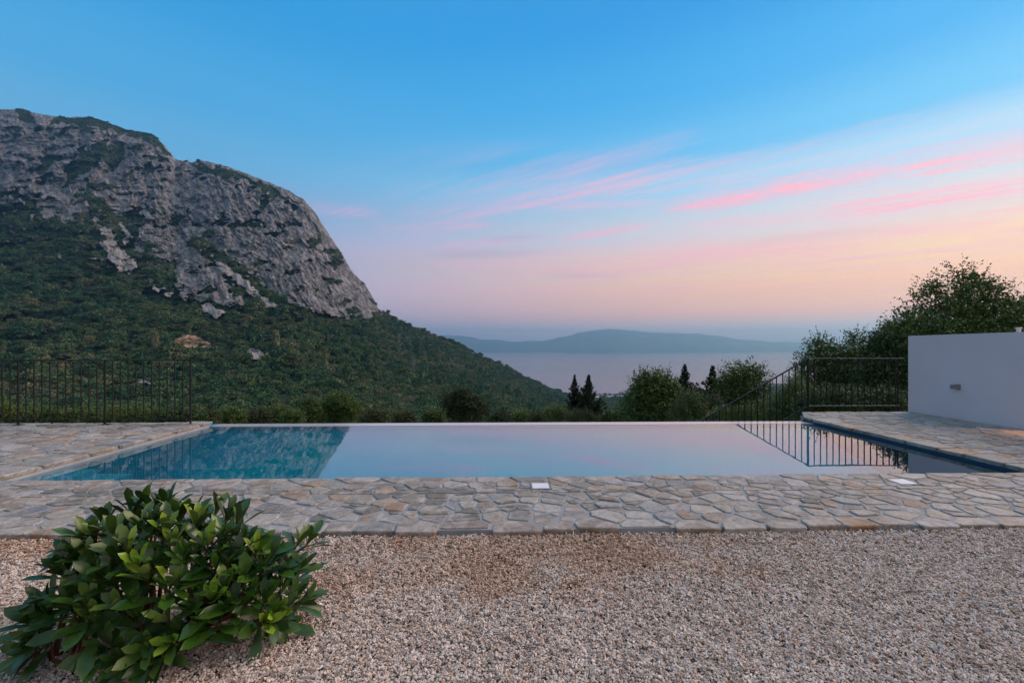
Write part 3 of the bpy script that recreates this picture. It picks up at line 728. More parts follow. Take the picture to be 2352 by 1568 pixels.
# left side
lx0 = -11.5; YB = 7.60
bed = MB().box((lx0, YN+.0, -.3), (XL-.03, YB-.02, ZP-.0075)).build('paving', M['mortar'], kind='structure')
rn = random.Random(8)
outl = [(lx0, YN+.012), (XL-.36, YN+.012), (XL-.36, YB), (lx0, YB)]
cs = cells(scatter(outl, .27, rn, 1.35), outl, .022, rn)
cs.sort(key=lambda p: -parea(p)/(sum(q[1] for q in p)/len(p))**2)
for p in cs[:285]: stone(p, ZP, .04, bed, rn, round_=.24)
rest_s = MB()
for p in cs[285:]: rest_s.prism(p, ZP-.04, ZP-.001)
if rest_s.v: rest_s.build('small_paving_stone', M['stone'], bed, kind='stuff')
y = YN-.02
while y < YB:
    ln = rn.uniform(.38, .60); y1 = min(y+ln, YB+.05)
    sk_ = rn.uniform(-.04, .04)
    p = [(XL-.345+rn.uniform(-.03,.01), y+.012), (XL+.01+rn.uniform(-.012,.008), y+.014+sk_*.4), (XL+.01+rn.uniform(-.012,.008), y1-.012+sk_*.4), (XL-.345+rn.uniform(-.03,.01), y1-.012)]
    if y1-y > .12: stone(p, ZP+.006, .045, bed, rn, 'coping_stone', .12)
    y = y1
# right side (its far end runs past the pool and slants away from it)
bed = MB().prism([(XR+.03, YN), (7.84, YN), (7.84, 8.48), (5.76, 8.48), (XR+.03, 7.86)], -.3, ZP-.0075).build('paving', M['mortar'], kind='structure')
outr = [(XR+.30, YN+.012), (7.84, YN+.012), (7.84, 8.5), (5.75, 8.5), (XR+.30, 7.9)]
rn = random.Random(12)
cs = cells(scatter(outr, .25, rn, 1.35), outr, .022, rn)
for p in cs[:290]: stone(p, ZP, .04, bed, rn, round_=.24)
y = YN-.02
while y < 7.86:
    ln = rn.uniform(.32, .55); y1 = min(y+ln, 7.88)
    p = [(XR-.01+rn.uniform(-.012,.012), y+.012), (XR+.285+rn.uniform(-.02,.02), y+.012), (XR+.285+rn.uniform(-.02,.02), y1-.012), (XR-.01+rn.uniform(-.012,.012), y1-.012)]
    if y1-y > .1: stone(p, ZP+.004, .045, bed, rn, 'coping_stone', .12)
    y = y1
# retaining walls under the paving and round the pool
rw = empty('retaining_wall', (6.3, 8.4, -4), 'rough grey stone retaining wall under the far end of the right paving', 'retaining wall')
MB().prism([(XR+.06, 7.9), (7.8, 7.9), (7.8, 8.46), (5.78, 8.46)], -4.5, -.302).build('stonework', M['cut'], rw)
face = MB(); 
rn = random.Random(21)
a, b = np.array((XR+.04, 7.87)), np.array((5.75, 8.47)); nrm = np.array((-(b-a)[1], (b-a)[0])); nrm = nrm/np.linalg.norm(nrm)
zz_ = -.9
while zz_ < .02:
    hh = rn.uniform(.10, .16); t = 0.0
    while t < 1:
        t1 = min(1, t+rn.uniform(.3, .55)); p0, p1 = a+(b-a)*(t+.01), a+(b-a)*(t1-.01); off = nrm*rn.uniform(.02, .035); hi_ = min(zz_+hh-.012, ZP-.045)
        if hi_ > zz_+.03:
            m_ = MB(); q0, q1 = p0-nrm*.05, p1-nrm*.05; o0, o1 = p0+off, p1+off
            m_.add([(*q0, zz_), (*q1, zz_), (*o1, zz_), (*o0, zz_), (*q0, hi_), (*q1, hi_), (*o1, hi_), (*o0, hi_)], [(0,3,2,1),(4,5,6,7),(0,1,5,4),(1,2,6,5),(2,3,7,6),(3,0,4,7)])
            m_.build('wall_stone', M['cut'], rw)
        t = t1
    zz_ += hh

# the pool
pe = empty('swimming_pool', (.3, 6, -1), 'long infinity pool with still water reflecting the sunset sky and the mountain', 'swimming pool')
zf = -.62
fy = np.linspace(YN, YF-.273, 26); fz = zf+.56*np.clip((fy-4.6)/(YF-.273-4.6), 0, 1)**2.0
fv = np.array([(x, y, z) for y, z in zip(fy, fz) for x in (XL, XR)]); obj('pool_floor', fv, [(2*i, 2*i+1, 2*i+3, 2*i+2) for i in range(25)], M['pool'], pe, True)
MB().box((XL-.2, YN-.006, -1.0), (XL, YF, -.0)).build('pool_wall', M['pool'], pe)
MB().box((XL-.03, YN-.006, 0.0), (XL, YB-.04, .028)).build('waterline_band', M['mortar'], pe)
MB().box((XR, YN-.006, -1.0), (XR+.028, 7.86, -.001)).build('pool_wall', M['tileband'], pe)
MB().box((XR, YN-.006, -.001), (XR+.028, 7.86, .028)).build('waterline_band', M['tileband'], pe)
MB().box((XL, YN-.2, -1.0), (XR, YN-.006, .0)).build('pool_wall', M['pool'], pe)
MB().box((XL, YF-.27, -1.0), (XR, YF, .003)).build('overflow_edge', M['weir'], pe)
MB().box((XL-.2, YF-.28, -4.5), (XR+.02, YF-.02, -1.0)).build('outer_wall', M['cut'], pe)
MB().box((XL, YN, zf), (XL+.32, 5.12, -.035)).build('pool_step', M['step'], pe)
MB().box((XL+.32, YN, zf), (XL+.70, 5.12, -.085)).build('pool_step', M['step'], pe)
wv = [(XL, YN-.004, 0), (XR, YN-.004, 0), (XR, YF-.268, 0), (XL, YF-.268, 0)]
obj('water', wv, [(0,1,2,3)], M['water'], pe)
MB().box((lx0, YB-.4, -4.5), (XL-.2, YB-.03, -.302)).build('earth_bank', M['ground'], kind='structure')

# ---------------------------------------------------------------- white wall, lamps
WX = 7.86
we = empty('garden_wall', (WX+.15, 6, 0), 'smooth white rendered wall standing at the edge of the right paving', 'wall')
rn = random.Random(2)
MB().add([(WX,2.6,-.3),(WX+.3,2.6,-.3),(WX+.3,8.52,-.3),(WX,8.52,-.3),(WX,2.6,1.56),(WX+.3,2.6,1.56),(WX+.3,8.52,1.515),(WX,8.52,1.515)], [(0,3,2,1),(4,5,6,7),(0,1,5,4),(1,2,6,5),(2,3,7,6),(3,0,4,7)]).build('wall_face', M['wall'], we)
def wall_lamp(y, z, label, lit=False):
    e = empty('wall_lamp', (WX, y, z), label, 'wall lamp')
    MB().box((WX-.018, y-.045, z-.045), (WX+.004, y+.045, z+.045)).build('back_plate', M['lamp'], e)
    MB().box((WX-.105, y-.038, z-.034), (WX-.018, y+.038, z+.034)).build('housing', M['lamp'], e)
    if lit:
        m, b, p = mat('lit_glass'); p.inputs['Emission Color'].default_value = (1, .45, .14, 1); p.inputs['Emission Strength'].default_value = 6
    else: m = M['lid']
    MB().box((WX-.095, y-.028, z-.041), (WX-.028, y+.028, z-.034)).build('glass', m, e)
    if lit:
        ld = bpy.data.lights.new('wall_lamp_light', 'SPOT'); lo = bpy.data.objects.new('wall_lamp_light', ld); COL.objects.link(lo); lo.parent = e
        ld.energy = 13; ld.color = (1, .42, .12); ld.spot_size = math.radians(88); ld.spot_blend = .8; ld.shadow_soft_size = .03
        lo.location = (-.09, 0, -.06); lo.rotation_euler = (0, math.radians(38), 0)
wall_lamp(7.57, .62, 'small square grey lamp on the white wall, unlit')
wall_lamp(6.25, .62, 'lit grey lamp on the white wall, shining down on the paving', True)
def ray_x(x, X):                      # depth along the sight line x where it meets the plane X
    u = (x-CX)/FPX; return X/(u*CT+ST)
d = ray_x(2340, WX+.15); p = W(2340, 771, d)
e = empty('vent_pipe', (WX+.15, p[1], 1.5), 'short white capped pipe standing on top of the white wall', 'pipe')
MB().tube([(WX+.15, p[1], 1.50), (WX+.15, p[1], 1.585)], .026, 10).build('pipe', M['wall'], e)
MB().tube([(WX+.15, p[1], 1.585), (WX+.15, p[1], 1.605)], .038, 10).build('cap', M['wall'], e)

# ---------------------------------------------------------------- railings
def beam_part(name, a, b, w, h, parent): return MB().beam(a, b, w, h).build(name, M['metal'], parent)
ef = empty('railing', (-7, 7.42, ZP), 'dark metal railing with thin upright bars at the back of the left paving', 'railing', 'dark metal railings')
yl = 7.42; x_end = W(438, 900, 7.28)[0]; sp = .1215; k = 0
x = x_end
while x > -11.3:
    post = k % 11 == 0
    if post:
        beam_part('post', (x, yl, ZP-.02), (x, yl, 1.085), .022, .022, ef)
        MB().box((x-.05, yl-.05, ZP-.002), (x+.05, yl+.05, ZP+.008)).build('base_plate', M['metal'], ef)
    else: beam_part('baluster', (x, yl, .16), (x, yl, 1.066), .012, .016, ef)
    x -= sp; k += 1
MB().box((-11.3, yl-.02, 1.085), (x_end+.02, yl+.02, 1.101)).build('top_rail', M['metal'], ef)
MB().box((-11.3, yl-.015, .148), (x_end-.015, yl+.015, .160)).build('bottom_rail', M['metal'], ef)

er = empty('railing', (6.2, 8.95, 0), 'dark metal railing behind the right paving, running level and then down the steps', 'railing', 'dark metal railings')
yr = 8.95; xc = W(1856, 900, 9.12)[0]; xw = WX+.3; zt, zb = 1.075, .125; slope = .568
MB().box((xc, yr-.02, zt-.006), (xw, yr+.02, zt+.006)).build('top_rail', M['rail'], er)
MB().box((xc, yr-.016, zb-.007), (xw-.1, yr+.016, zb+.007)).build('bottom_rail', M['rail'], er)
xlow = xc-2.75
beam_part('stair_rail', (xc+.01, yr, zt), (xlow, yr, zt-slope*(xc-xlow)), .04, .018, er)
beam_part('stair_bottom_rail', (xc+.01, yr, zb), (xlow, yr, zb-slope*(xc-xlow)), .032, .016, er)
x = xc; k = 0
while x < xw-.05:
    if k == 0: beam_part('post', (x, yr, -.35), (x, yr, zt-.008), .03, .03, er)
    else: beam_part('baluster', (x, yr, zb+.007), (x, yr, zt-.008), .016, .014, er)
    x += .1285; k += 1
beam_part('post', (xw-.12, yr, -.35), (xw-.12, yr, zt-.008), .02, .02, er)
x = xc-.1285; k = 1
while x > xlow+.02:
    zt_, zb_ = zt-slope*(xc-x), zb-slope*(xc-x)
    beam_part('baluster', (x, yr, zb_+.004), (x, yr, zt_-.006), .016, .014, er); x -= .1285; k += 1
beam_part('post', (xlow+.01, yr, zb-slope*(xc-xlow)-.6), (xlow+.01, yr, zt-slope*(xc-xlow)), .035, .035, er)
es = empty('garden_steps', (4.8, 9.3, -2), 'stone steps going down beside the pool behind the far edge', 'steps')
MB().box((xc, 8.55, -3), (xw, 9.4, -.36)).build('landing', M['cut'], es)
for i in range(12):
    z1 = -.36-(i+1)*.16; x1 = xc-i*.282
    MB().box((x1-.282, 8.62, -3.4), (x1, 9.4, z1)).build('step', M['cut'], es)

# ---------------------------------------------------------------- trees and shrubs near the pool
def sprigs(rg, centres, radii, n_sp, leaf, per=14, up=.35, wdt=.5, flat=1.0):
    """leafy sprigs spread over lumpy clusters; returns quads"""
    Cs, Ds, Ws, Ls = [], [], [], []
    w = np.array(radii)**1.6; w = w/w.sum()
    pick = rg.choice(len(centres), n_sp, p=w); c = np.array(centres)[pick]; r = np.array(radii)[pick]
    d = rdir(rg, n_sp); d[:, 2] = d[:, 2]*.8+.12; d /= np.linalg.norm(d, axis=1, keepdims=True)
    base = c+d*(r*rg.uniform(.25, .95, n_sp)**.6)[:, None]*np.array((1, 1, flat))
    sd_ = d+rdir(rg, n_sp)*.55+np.array((0, 0, up)); sd_ /= np.linalg.norm(sd_, axis=1, keepdims=True)
    ln = leaf*rg.uniform(2.2, 5.5, n_sp)
    for k in range(per):
        t = (k+rg.random(n_sp))/per
        Cs.append(base+sd_*(ln*t)[:, None]+rdir(rg, n_sp)*leaf*.25); Ds.append(sd_*.7+rdir(rg, n_sp)); Ws.append(rdir(rg, n_sp)+np.array((0, 0, .8))); Ls.append(leaf*rg.uniform(.6, 1.15, n_sp)*(1-.3*t))
    C, D_, W_, L_ = np.vstack(Cs), np.vstack(Ds), np.vstack(Ws), np.concatenate(Ls)
    return quads(C, D_, W_, L_, L_*wdt)
def broadleaf(name, label, cat, x0, d, blobs, leaf, n_sp, mk, seed, group=None, trunk=.08, barkm='bark', per=14, up=.35, thick=1.0, base_z=None):
    """blobs: (x, y, radius) of foliage clusters in the measured frame at depth d (+ own depth shift)"""
    rg = np.random.default_rng(seed); k = d/FPX
    gz = ground_z(x0, d) if base_z is None else base_z
    base = W(x0, 900, d); base[2] = gz
    e = empty(name, base, label, cat, group)
    C, R_ = [], []
    for bl in blobs:
        dd = d+(bl[3] if len(bl) > 3 else rg.uniform(-.5, .5)*bl[2]*k*thick)
        C.append(W(bl[0], bl[1], dd)); R_.append(bl[2]*k)
    V, Fq = sprigs(rg, C, R_, int(n_sp*2.1), leaf, per, up)
    obj('crown', V, Fq, M[mk], e)
    tb = MB(); top = np.mean(C, 0); fork = base+(top-base)*.45+np.array((rg.normal(0, .1), rg.normal(0, .1), 0))
    tb.tube([base-np.array((0,0,.3)), base+(fork-base)*.5+rg.normal(0, .04, 3), fork], [trunk, trunk*.8, trunk*.65], 7)
    tb.build('trunk', M[barkm], e, True)
    for c, r in zip(C, R_):
        mid = fork+(c-fork)*.5+rg.normal(0, .08*r+.02, 3)
        MB().tube([fork, mid, c+np.array((0, 0, r*.1))], [trunk*.42, trunk*.24, trunk*.06], 5).build('limb', M[barkm], e, True)
    return e
def conifer(name, label, cat, x, ytop, d, halfw, ybot, seed, group=None, mk='cypress', gaps=.0):
    rg = np.random.default_rng(seed); k = d/FPX; top = W(x, ytop, d); gz = ground_z(x, d); low = HC-(ybot-YH)/FPX*d
    e = empty(name, (top[0], top[1], gz), label, cat, group); H = top[2]-low; Rm = halfw*k
    MB().tube([(top[0], top[1], gz-.3), (top[0], top[1], low+H*.5), (top[0], top[1], top[2]-.1)], [.16, .09, .015], 7).build('trunk', M['bark'], e, True)
    nb = 100; Cs, Ds, Ws, Ls = [], [], [], []
    for i in range(nb):
        t = (i/nb)**.9; z = low+H*t; R_ = 1.5*Rm*((1-t)**1.15)*rg.uniform(.5, 1.2)+.03*Rm; a = rg.uniform(0, 6.283)
        out = np.array((math.cos(a), math.sin(a), .55+.8*t)); out /= np.linalg.norm(out); n = int(60*(1.1-t)+8)
        s = rg.random(n)**.7; C = np.array((top[0], top[1], z))+out*(s*R_*1.1)[:, None]+rdir(rg, n)*.085*Rm*(1.1-s*.7)[:, None]
        Cs.append(C); Ds.append(np.tile(out, (n, 1))+rdir(rg, n)*.8); Ws.append(rdir(rg, n)); Ls.append(rg.uniform(.09, .2, n)*Rm*(1.15-.75*t)+.02)
    for q in range(1):
        n = 160; tt = rg.uniform(.5, .99, n); C = np.array((top[0], top[1], 0))+np.stack([rg.normal(0, .10, n)*Rm*(1-tt), rg.normal(0, .10, n)*Rm*(1-tt), low+H*tt], -1)
        Cs.append(C); Ds.append(np.tile((0, 0, 1.0), (n, 1))+rdir(rg, n)*.5); Ws.append(rdir(rg, n)); Ls.append(rg.uniform(.08, .16, n)*Rm*(1.4-tt)+.02)
    C, D_, W_, L_ = np.vstack(Cs), np.vstack(Ds), np.vstack(Ws), np.concatenate(Ls)
    V, Fq = quads(C, D_, W_, L_*1.3, L_*.55); obj('crown', V, Fq, M[mk], e); return e

# behind the right wall and railing
broadleaf('oak_tree', 'tall dark tree with ragged top rising behind the white wall', 'tree', 2240, 14.5,
  [(2200,628,7),(2212,634,6),(2225,645,9),(2207,650,10),(2245,640,6),(2252,655,9),(2270,662,8),(2290,668,7),(2300,684,7),(2275,700,15),(2238,680,24),(2205,690,14),(2140,658,7),(2152,668,9),(2137,685,13),(2170,725,42),(2100,684,5),(2104,705,9),(2085,730,9),(2062,752,6),(2230,740,50),(2285,745,48),(2068,762,12),(2080,760,20),(2120,770,42),(2180,790,48),(2250,800,52),(2320,770,40),(2322,702,7),(2348,698,7),(2335,725,13),(2345,750,30),(2390,780,50),(2400,730,35),(2060,775,26),(2060,810,36),(2130,830,45),(2200,850,50),(2300,850,50)],
  .125, 1900, 'oak', 11, trunk=.13, per=12)
broadleaf('oak_tree', 'dark shrubby tree filling the corner between the railing and the white wall', 'tree', 2050, 14.4,
  [(2040,800,30),(2015,815,22),(2065,830,34),(2030,850,36),(2080,870,36),(2050,895,36),(2010,880,30),(2085,915,30),(2020,925,30)], .11, 900, 'oak', 12, trunk=.09)
broadleaf('shrub', 'leafy shrub standing above the railing corner, the tallest of the row', 'shrub', 1885, 16.0,
  [(1885,795,14),(1895,808,16),(1875,815,15),(1890,835,22),(1866,840,16),(1905,850,22),(1880,870,24),(1900,890,22),(1870,905,22),(1842,838,9),(1848,850,12),(1855,868,14)], .11, 330, 'oak', 13, 'shrubs behind the right railing', .04)
broadleaf('shrub', 'slim shrub with two upright tips behind the level railing', 'shrub', 1965, 16.2,
  [(1970,778,9),(1968,795,12),(1985,800,9),(1978,815,15),(1990,830,16),(1962,830,14),(1975,850,20),(1960,875,22),(1990,880,20),(1970,905,22)], .105, 280, 'lightgreen', 14, 'shrubs behind the right railing', .03)
broadleaf('shrub', 'small thin shrub between the tallest shrub and the slim one', 'shrub', 1933, 15.8,
  [(1928,805,8),(1930,822,12),(1945,815,8),(1948,832,12),(1930,845,15),(1940,868,18),(1930,895,20),(1945,915,20)], .10, 240, 'oak', 15, 'shrubs behind the right railing', .03)
broadleaf('shrub', 'dark low thicket at the foot of the right railing', 'shrub', 1960, 10.4,
  [(1870,925,26),(1905,925,26),(1940,922,26),(1980,925,26),(2020,925,26),(2060,925,26),(1850,945,22),(1880,955,24),(1930,950,26),(1990,950,26),(2050,950,26)], .06, 1100, 'oak', 16, None, .03)
broadleaf('shrub', 'yellow green shrub seen through the sloping stair railing', 'shrub', 1790, 12.2,
  [(1830,880,14),(1838,900,18),(1815,905,15),(1800,925,18),(1830,930,20),(1790,945,18),(1812,955,20),(1775,958,14),(1845,915,18),(1850,940,20)], .055, 700, 'lightgreen', 17, None, .03)
# trees beyond the far edge, between the cypresses and the stairs
broadleaf('tree', 'broad open crowned tree just left of the stair railing', 'tree', 1705, 22,
  [(1700,860,14),(1722,862,13),(1685,872,13),(1715,880,18),(1740,880,13),(1690,895,20),(1665,890,12),(1730,900,16),(1665,912,20),(1700,920,24),(1735,925,18),(1680,940,24),(1715,948,22),(1655,935,16)], .16, 560, 'oak', 18, None, .13)
conifer('spruce_tree', 'pointed conifer in front of the open crowned tree, right of the other lone one', 'conifer', 1637, 841, 23, 34, 960, 31, 'pointed conifers against the sea')
conifer('spruce_tree', 'pointed conifer rising above the pale shrub beside the round tree', 'conifer', 1572, 838, 24, 30, 940, 32, 'pointed conifers against the sea')
broadleaf('shrub', 'pale green shrub with a whitish stem below the lone conifer', 'shrub', 1585, 17,
  [(1575,918,16),(1595,915,15),(1600,935,18),(1570,940,18),(1588,955,20),(1555,955,16),(1610,955,14)], .065, 420, 'lightgreen', 19, None, .035, 'palebark')
broadleaf('tree', 'round dense tree right of the coastal houses', 'tree', 1500, 20,
  [(1480,872,9),(1492,885,16),(1520,885,18),(1505,900,26),(1475,902,16),(1530,905,20),(1460,918,12),(1480,925,26),(1520,930,28),(1545,925,14),(1455,942,18),(1500,950,28),(1540,952,20),(1446,955,12)], .15, 650, 'oak', 20, None, .12)
broadleaf('shrub', 'mid green shrub between the two lone conifers', 'shrub', 1620, 19,
  [(1615,920,14),(1640,925,16),(1625,940,18),(1650,950,18),(1610,950,14),(1632,958,16)], .07, 380, 'olive', 21, None, .05)
broadleaf('shrub', 'low dark shrub under the open crowned tree at the pool edge', 'shrub', 1690, 15,
  [(1650,955,14),(1680,955,16),(1715,955,18),(1745,950,16),(1765,958,14),(1760,935,12)], .06, 460, 'oak', 22, None, .05)
conifer('cypress_tree', 'narrow dark cypress, the left one of the close pair', 'cypress', 1320, 862, 25, 24, 966, 33, 'pair of dark cypresses before the sea')
conifer('cypress_tree', 'fuller dark cypress, the right one of the close pair', 'cypress', 1352, 862, 24.5, 30, 968, 34, 'pair of dark cypresses before the sea')
broadleaf('shrub', 'light green shrub at the foot of the cypress pair', 'shrub', 1335, 19, [(1325,960,12),(1345,955,10),(1310,962,8),(1362,963,8)], .06, 200, 'olive', 23, None, .03)
broadleaf('shrub', 'yellowish bush just left of the cypress pair', 'shrub', 1280, 21, [(1265,950,13),(1285,948,14),(1300,956,11),(1275,962,16)], .07, 300, 'lightgreen', 24, None, .04)
broadleaf('tree', 'soft olive green tree standing alone before the right end of the slope', 'tree', 1065, 42,
  [(1045,912,12),(1065,908,12),(1035,925,16),(1060,928,20),(1085,925,16),(1105,935,13),(1050,948,22),(1080,948,22),(1110,955,12),(1028,950,12)], .17, 900, 'olive', 25, None, .16)
broadleaf('tree', 'dark round tree at the pool edge, the larger of the dark pair', 'tree', 780, 24,
  [(780,918,14),(760,925,14),(800,928,16),(775,940,22),(745,945,16),(815,948,16),(790,958,20),(755,960,16)], .09, 900, 'oak', 26, None, .12)
broadleaf('tree', 'dark small tree at the pool edge, left of the larger round one', 'tree', 710, 23,
  [(712,925,9),(705,938,12),(722,940,11),(712,955,15),(730,958,11)], .085, 380, 'oak', 27, None, .08)
for i, (x, y, w, d, mk, lb) in enumerate([(470,958,22,14,'olive','low bush right of the left railing at the pool edge'), (530,955,26,17,'oak','low dark bush near the left end of the pool edge'), (590,958,24,18,'olive','low brownish bush left of the three bright bushes'),
        (640,952,24,19,'lightgreen','bright green low bush left of the dark small tree'), (672,958,16,18,'lightgreen','small bright bush touching the dark small tree'), (860,958,24,22,'olive','low bush right of the dark round tree'),
        (930,962,18,24,'olive','tiny rounded bush midway between the dark and the olive tree'), (995,958,20,26,'oak','low bush left of the lone olive green tree'), (1150,962,16,24,'olive','low bush right of the lone olive green tree'), (1200,960,18,25,'oak','low dark bush midway to the cypress pair'),
        (1235,964,14,22,'olive','small bush left of the yellowish one'), (1400,964,18,22,'oak','low bush between the cypress pair and the round tree')]):
    broadleaf('bush', lb, 'bush', x, d, [(x-w*.6, y+4, w*.55), (x, y, w*.6), (x+w*.6, y+3, w*.5), (x+w*.2, y+8, w*.6)], .0042*d, 260, mk, 60+i, 'bushes along the far pool edge', .03)
for i, (x, lb) in enumerate([(10,'bright green plant behind the railing at the far left'), (95,'low green plant behind the railing, near its leftmost post'), (180,'low green plant behind the railing, second from the far left gap'), (262,'low green plant behind the middle post of the left railing'), (340,'dark green plant right of the middle railing post'), (410,'low green plant behind the end post of the left railing')]):
    w = 30 if i else 22
    broadleaf('plant', lb, 'plant', x, 8.9, [(x-w, 966, w*.5), (x, 960 if i else 948, w*.6), (x+w, 966, w*.5)], .05, 230, 'lightgreen' if i in (0, 2, 3) else 'oak', 80+i, 'plants behind the left railing', .012, base_z=-3.0)

# ---------------------------------------------------------------- gravel
def pebble(seed):
    rg = np.random.default_rng(seed); import bmesh
    bm = bmesh.new(); bmesh.ops.create_icosphere(bm, subdivisions=1, radius=.5)
    for v in bm.verts: v.co = v.co*rg.uniform(.68, 1.2)
    for v in bm.verts: v.co.z *= .6; v.co.x *= 1.15
    v0 = [v.co.copy() for v in bm.verts]; f0 = [[v.index for v in f.verts] for f in bm.faces]; bm.free(); V, Fc = [], []
    for q in range(3):                                     # chips lying side by side
        a, sc = rg.uniform(0, 6.28), 1.0 if q == 0 else rg.uniform(.55, 1.0); R_ = Matrix.Rotation(a, 3, 'Z') @ Matrix.Rotation(rg.normal(0, .4), 3, 'X')
        a += 2.4*q; off = Vector((0, 0, 0)) if q == 0 else Vector((math.cos(a)*.95, math.sin(a)*.95, rg.uniform(-.3, .1)))
        Fc += [[i+len(V) for i in f] for f in f0]; V += [tuple(R_ @ (c*sc)+off) for c in v0]
    return mesh_np('pebble', np.array(V), Fc)
def gravel():
    rg = np.random.default_rng(17); N = 142000
    Y = 1.05+(YG-.0-1.05)*rg.random(N*2)**1.0; X = rg.uniform(-1, 1, N*2)*(Y*1.19+.95)
    P_ = np.stack([X, Y], -1)[:N]
    dens = rg.random(N)
    Z = .022+rg.uniform(-.010, .012, N)+.008*fbm(P_[:, 0]*2.2, P_[:, 1]*2.2, 3, 5)
    s = rg.uniform(.0070, .0160, N)*np.where(rg.random(N) < .04, 1.35, 1)
    Z = Z+.012*np.clip((P_[:, 1]-2.75)/.3, 0, 1)
    ROT = rg.uniform(0, 6.28, (N, 3)); ROT[:, :2] = rg.normal(0, .42, (N, 2))
    SCL = np.stack([s*rg.uniform(.8, 1.35, N), s*rg.uniform(.75, 1.1, N), s*rg.uniform(.7, 1.2, N)], -1)
    instancer('gravel', np.column_stack([P_, Z]), ROT, SCL, [pebble(i) for i in range(9)], M['gravel'])
gravel()

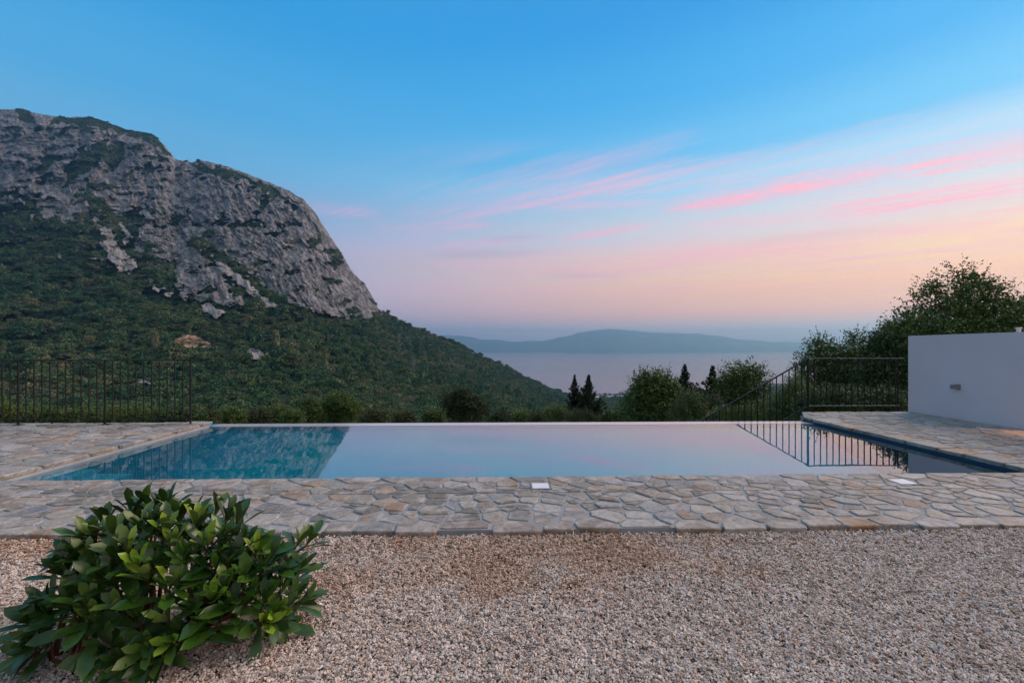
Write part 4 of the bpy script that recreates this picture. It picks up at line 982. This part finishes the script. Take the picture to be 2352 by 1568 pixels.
# ---------------------------------------------------------------- the bush in the gravel
def leaf_mesh(seed, mk):
    rg = np.random.default_rng(seed); n = 6; V = []; Fc = []
    wprof = [.05, .30, .62, .95, .86, .0]; t_ = [0, .16, .38, .62, .84, 1.0]; droop = rg.uniform(.05, .28); fold = rg.uniform(.10, .28); tw = rg.uniform(-.3, .3)
    for i, (w, t) in enumerate(zip(wprof, t_)):
        hw = .145*w; z = -droop*t*t; a = tw*t
        for s in (-1, 0, 1):
            x, zz_ = s*hw, abs(s)*hw*fold*2
            V.append((x*math.cos(a)-zz_*math.sin(a)*0, t, z+zz_+x*math.sin(a)))
    for i in range(n-1):
        for j in range(2): a = i*3+j; Fc.append((a, a+1, a+4, a+3))
    me = mesh_np('leaf', np.array(V), Fc, True); me.materials.append(M[mk]); return me
def bush():
    rn = random.Random(4); rg = np.random.default_rng(4)
    Z7 = lambda a, b: ((a/2.767)*.9408, (1130+b/2.767)*.9408)
    tips = [(835,235),(950,190),(1030,215),(1110,200),(1300,270),(1330,330),(1200,290),(1480,240),(1570,270),(1640,320),(640,340),(700,400),(560,420),(500,440),(900,360),(1000,330),(1090,380),(1160,470),(1420,470),(1540,440),(1620,420),(1700,460),(1790,520),(2110,460),(2190,440),(2060,640),(2120,660),(1890,590),(1830,640),(430,560),(520,560),(350,660),(300,650),(960,700),(880,620),(1000,620),(720,560),(820,520),(1230,580),(1330,560),(1480,640),(1580,600),(1460,860),(1340,900),(1560,800),(1620,900),(540,880),(440,840),(380,900),(480,980),(200,860),(190,960),(110,1020),(170,1130),(90,1190),(560,1000),(640,1190),(700,720),(600,700),(1690,720),(1740,820),(1930,940),(2080,850),(2130,880),(1850,860),(1980,760),(1280,740),(1130,760),(1100,980),(900,1000),(760,900),(1850,1000),(1990,1010),(1500,1010),(1300,1060),(1150,1140),(980,1180),(760,1260),(860,1300),(1060,1240)]
    cen = W(395, 1440, 2.08); cen[2] = .10; rad = np.array((.58, .34, .44))
    right = np.array((CT, -ST, 0)); fwd = np.array((ST, CT, 0)); eye = np.array((0, 0, HC))
    e = empty('pittosporum_bush', (cen[0], cen[1], 0), 'low spreading bush with glossy green leaves growing in the gravel', 'bush')
    ros = []
    for a, b in tips:
        x, y = Z7(a, b); x = 432+(x-432)*.88; p1 = W(x, y+30-.03*(y-1200), 1.0); d = p1-eye
        A = np.array((d@right, d@fwd, d[2]))/rad; o = eye-cen; B = np.array((o@right, o@fwd, o[2]))/rad
        qa, qb, qc = A@A, 2*A@B, B@B-1; disc = qb*qb-4*qa*qc
        t = (-qb-math.sqrt(disc))/(2*qa) if disc > 0 else -qb/(2*qa)
        P_ = eye+d*t
        if P_[2] < .05: P_ = eye+d*((HC-.05)/-d[2])
        ros.append((P_, 1))
    for i in range(16):                                     # inner and rear ones
        v = rdir(rg, 1)[0]; v[2] = abs(v[2]); v[1] = abs(v[1])*.9+.05; v[2] = max(v[2], .25); P_ = cen+(right*v[0]*rad[0]+fwd*v[1]*rad[1]+np.array((0, 0, v[2]*rad[2])))*rg.uniform(.5, .98)
        ros.append((P_, 0))
    roots = [cen+np.array((rg.uniform(-.14, .14), rg.uniform(-.10, .10), -.10)) for _ in range(5)]+[cen+np.array((-.22, -.22, -.10)), cen+np.array((-.34, -.20, -.10))]
    meshes = {k: [leaf_mesh(s, k) for s in range(7)] for k in ('bigleaf', 'youngleaf')}
    L_ = []
    for ri, (P_, outer) in enumerate(ros):
        out = (P_-cen)/rad/rad*.2; out = out/(np.linalg.norm(out)+1e-6); axis = Vector(out*.60+np.array((0, 0, 1.0))+rg.normal(0, .18, 3)).normalized()
        if P_[2] < .16: axis = Vector(out*1.0+np.array((0, 0, .45))).normalized()
        a = axis.orthogonal().normalized(); b = axis.cross(a); n = rn.randint(8, 11); ph = rn.random()*6.28; yg = rn.random() < .42
        q = Vector([float(c) for c in P_])
        for k in range(n):
            f = k/n; ang = ph+k*2.4; tilt = .20+1.08*f**1.35+rn.uniform(-.12, .12)     # inner leaves upright, outer ones spread or droop
            dr = axis*math.cos(tilt)+(a*math.cos(ang)+b*math.sin(ang))*math.sin(tilt)
            if f > .8: dr = (dr+Vector((0, 0, -.35))).normalized()
            ln = (.085+.068*f)*rn.uniform(.8, 1.25)
            yv = dr.normalized(); zv = (axis-yv*axis.dot(yv)); zv = zv.normalized() if zv.length > .05 else a
            xv = yv.cross(zv); base = q-axis*(.055*f)
            Mx = Matrix(((xv.x, yv.x, zv.x, base.x), (xv.y, yv.y, zv.y, base.y), (xv.z, yv.z, zv.z, base.z), (0,0,0,1))) @ Matrix.Diagonal((ln*1.15, ln*1.1, ln, 1))
            tip = base+dr*ln
            if min(base.z, tip.z) < .015: continue
            kind = 'youngleaf' if (yg and f < .45) else 'bigleaf'
            vis_ = (Vector((0, 0, HC))-base).length-(.5 if outer else 0)-.3*(base.z)
            L_.append((vis_, Mx, kind, rn.randrange(7)))
        c0 = min(roots, key=lambda r: np.linalg.norm(r[:2]-P_[:2])); c0 = np.array(c0)
        mid = c0+(P_-c0)*.55+np.array((0, 0, -.03))+rg.normal(0, .012, 3)
        MB().tube([c0, mid, P_-np.array(axis)*.02, P_+np.array(axis)*.02], [.011, .007, .0045, .0025], 6).build('stem', M['stem'], e, True)
    L_.sort(key=lambda t: t[0])
    base = Matrix.Translation(wloc(e)).inverted()
    for _, Mx, kind, s in L_[:300]:
        o = bpy.data.objects.new('leaf', meshes[kind][s]); COL.objects.link(o); o.parent = e; o.matrix_local = base @ Mx
    Vs, Fs, mi, off = [], [], [], 0
    for _, Mx, kind, s in L_[300:]:
        m = meshes[kind][s]; n = len(m.vertices); co = np.empty(n*3); m.vertices.foreach_get('co', co); co = co.reshape(-1, 3)
        R_ = np.array(Mx); Vs.append(co@R_[:3, :3].T+R_[:3, 3]); Fs.append(np.array([list(p.vertices) for p in m.polygons])+off); mi += [0 if kind == 'bigleaf' else 1]*len(m.polygons); off += n
    o = obj('leaves', np.vstack(Vs), np.vstack(Fs), M['innerleaf'], e, True, 'stuff'); o.data.materials.append(M['innerleaf2']); o.data.polygons.foreach_set('material_index', mi)
def innerleaf(name, c1, c2):
    m, b, p = mat(name, .34, .5); b.put(p.inputs['Base Color'], b.ramp(b.noise(pos(b), 14, 3), [(.3, (*c1, 1)), (.7, (*c2, 1))])); return m
M['innerleaf'] = innerleaf('glossy_leaf_inner', (.020,.055,.010), (.055,.125,.018)); M['innerleaf2'] = innerleaf('young_leaf_inner', (.06,.12,.018), (.12,.19,.03))
bush()
# one fallen leaf on the gravel
p = W(1126, 1409, 2.19); me = leaf_mesh(3, 'bigleaf'); o = bpy.data.objects.new('fallen_leaf', me); COL.objects.link(o)
o.location = (p[0], p[1], .032); o.scale = (.05, .05, .05); o.rotation_euler = (.1, .2, 2.6); tag(o, 'small dark green leaf lying alone on the pale gravel', 'leaf')

# ---------------------------------------------------------------- the air
hz = MB().box((-24500, -24500, SEA-12), (24500, 24500, 900)).build('haze', None, kind='stuff')
m = bpy.data.materials.new('haze'); m.use_nodes = True; m.node_tree.nodes.clear(); b = NB(m.node_tree)
pv = b.new('ShaderNodeVolumePrincipled'); pv.inputs['Color'].default_value = (.38, .75, 1.0, 1); pv.inputs['Anisotropy'].default_value = .55; pv.inputs['Density'].default_value = 1/10500
b.l.new(pv.outputs[0], b.new('ShaderNodeOutputMaterial').inputs['Volume']); hz.data.materials.append(m)
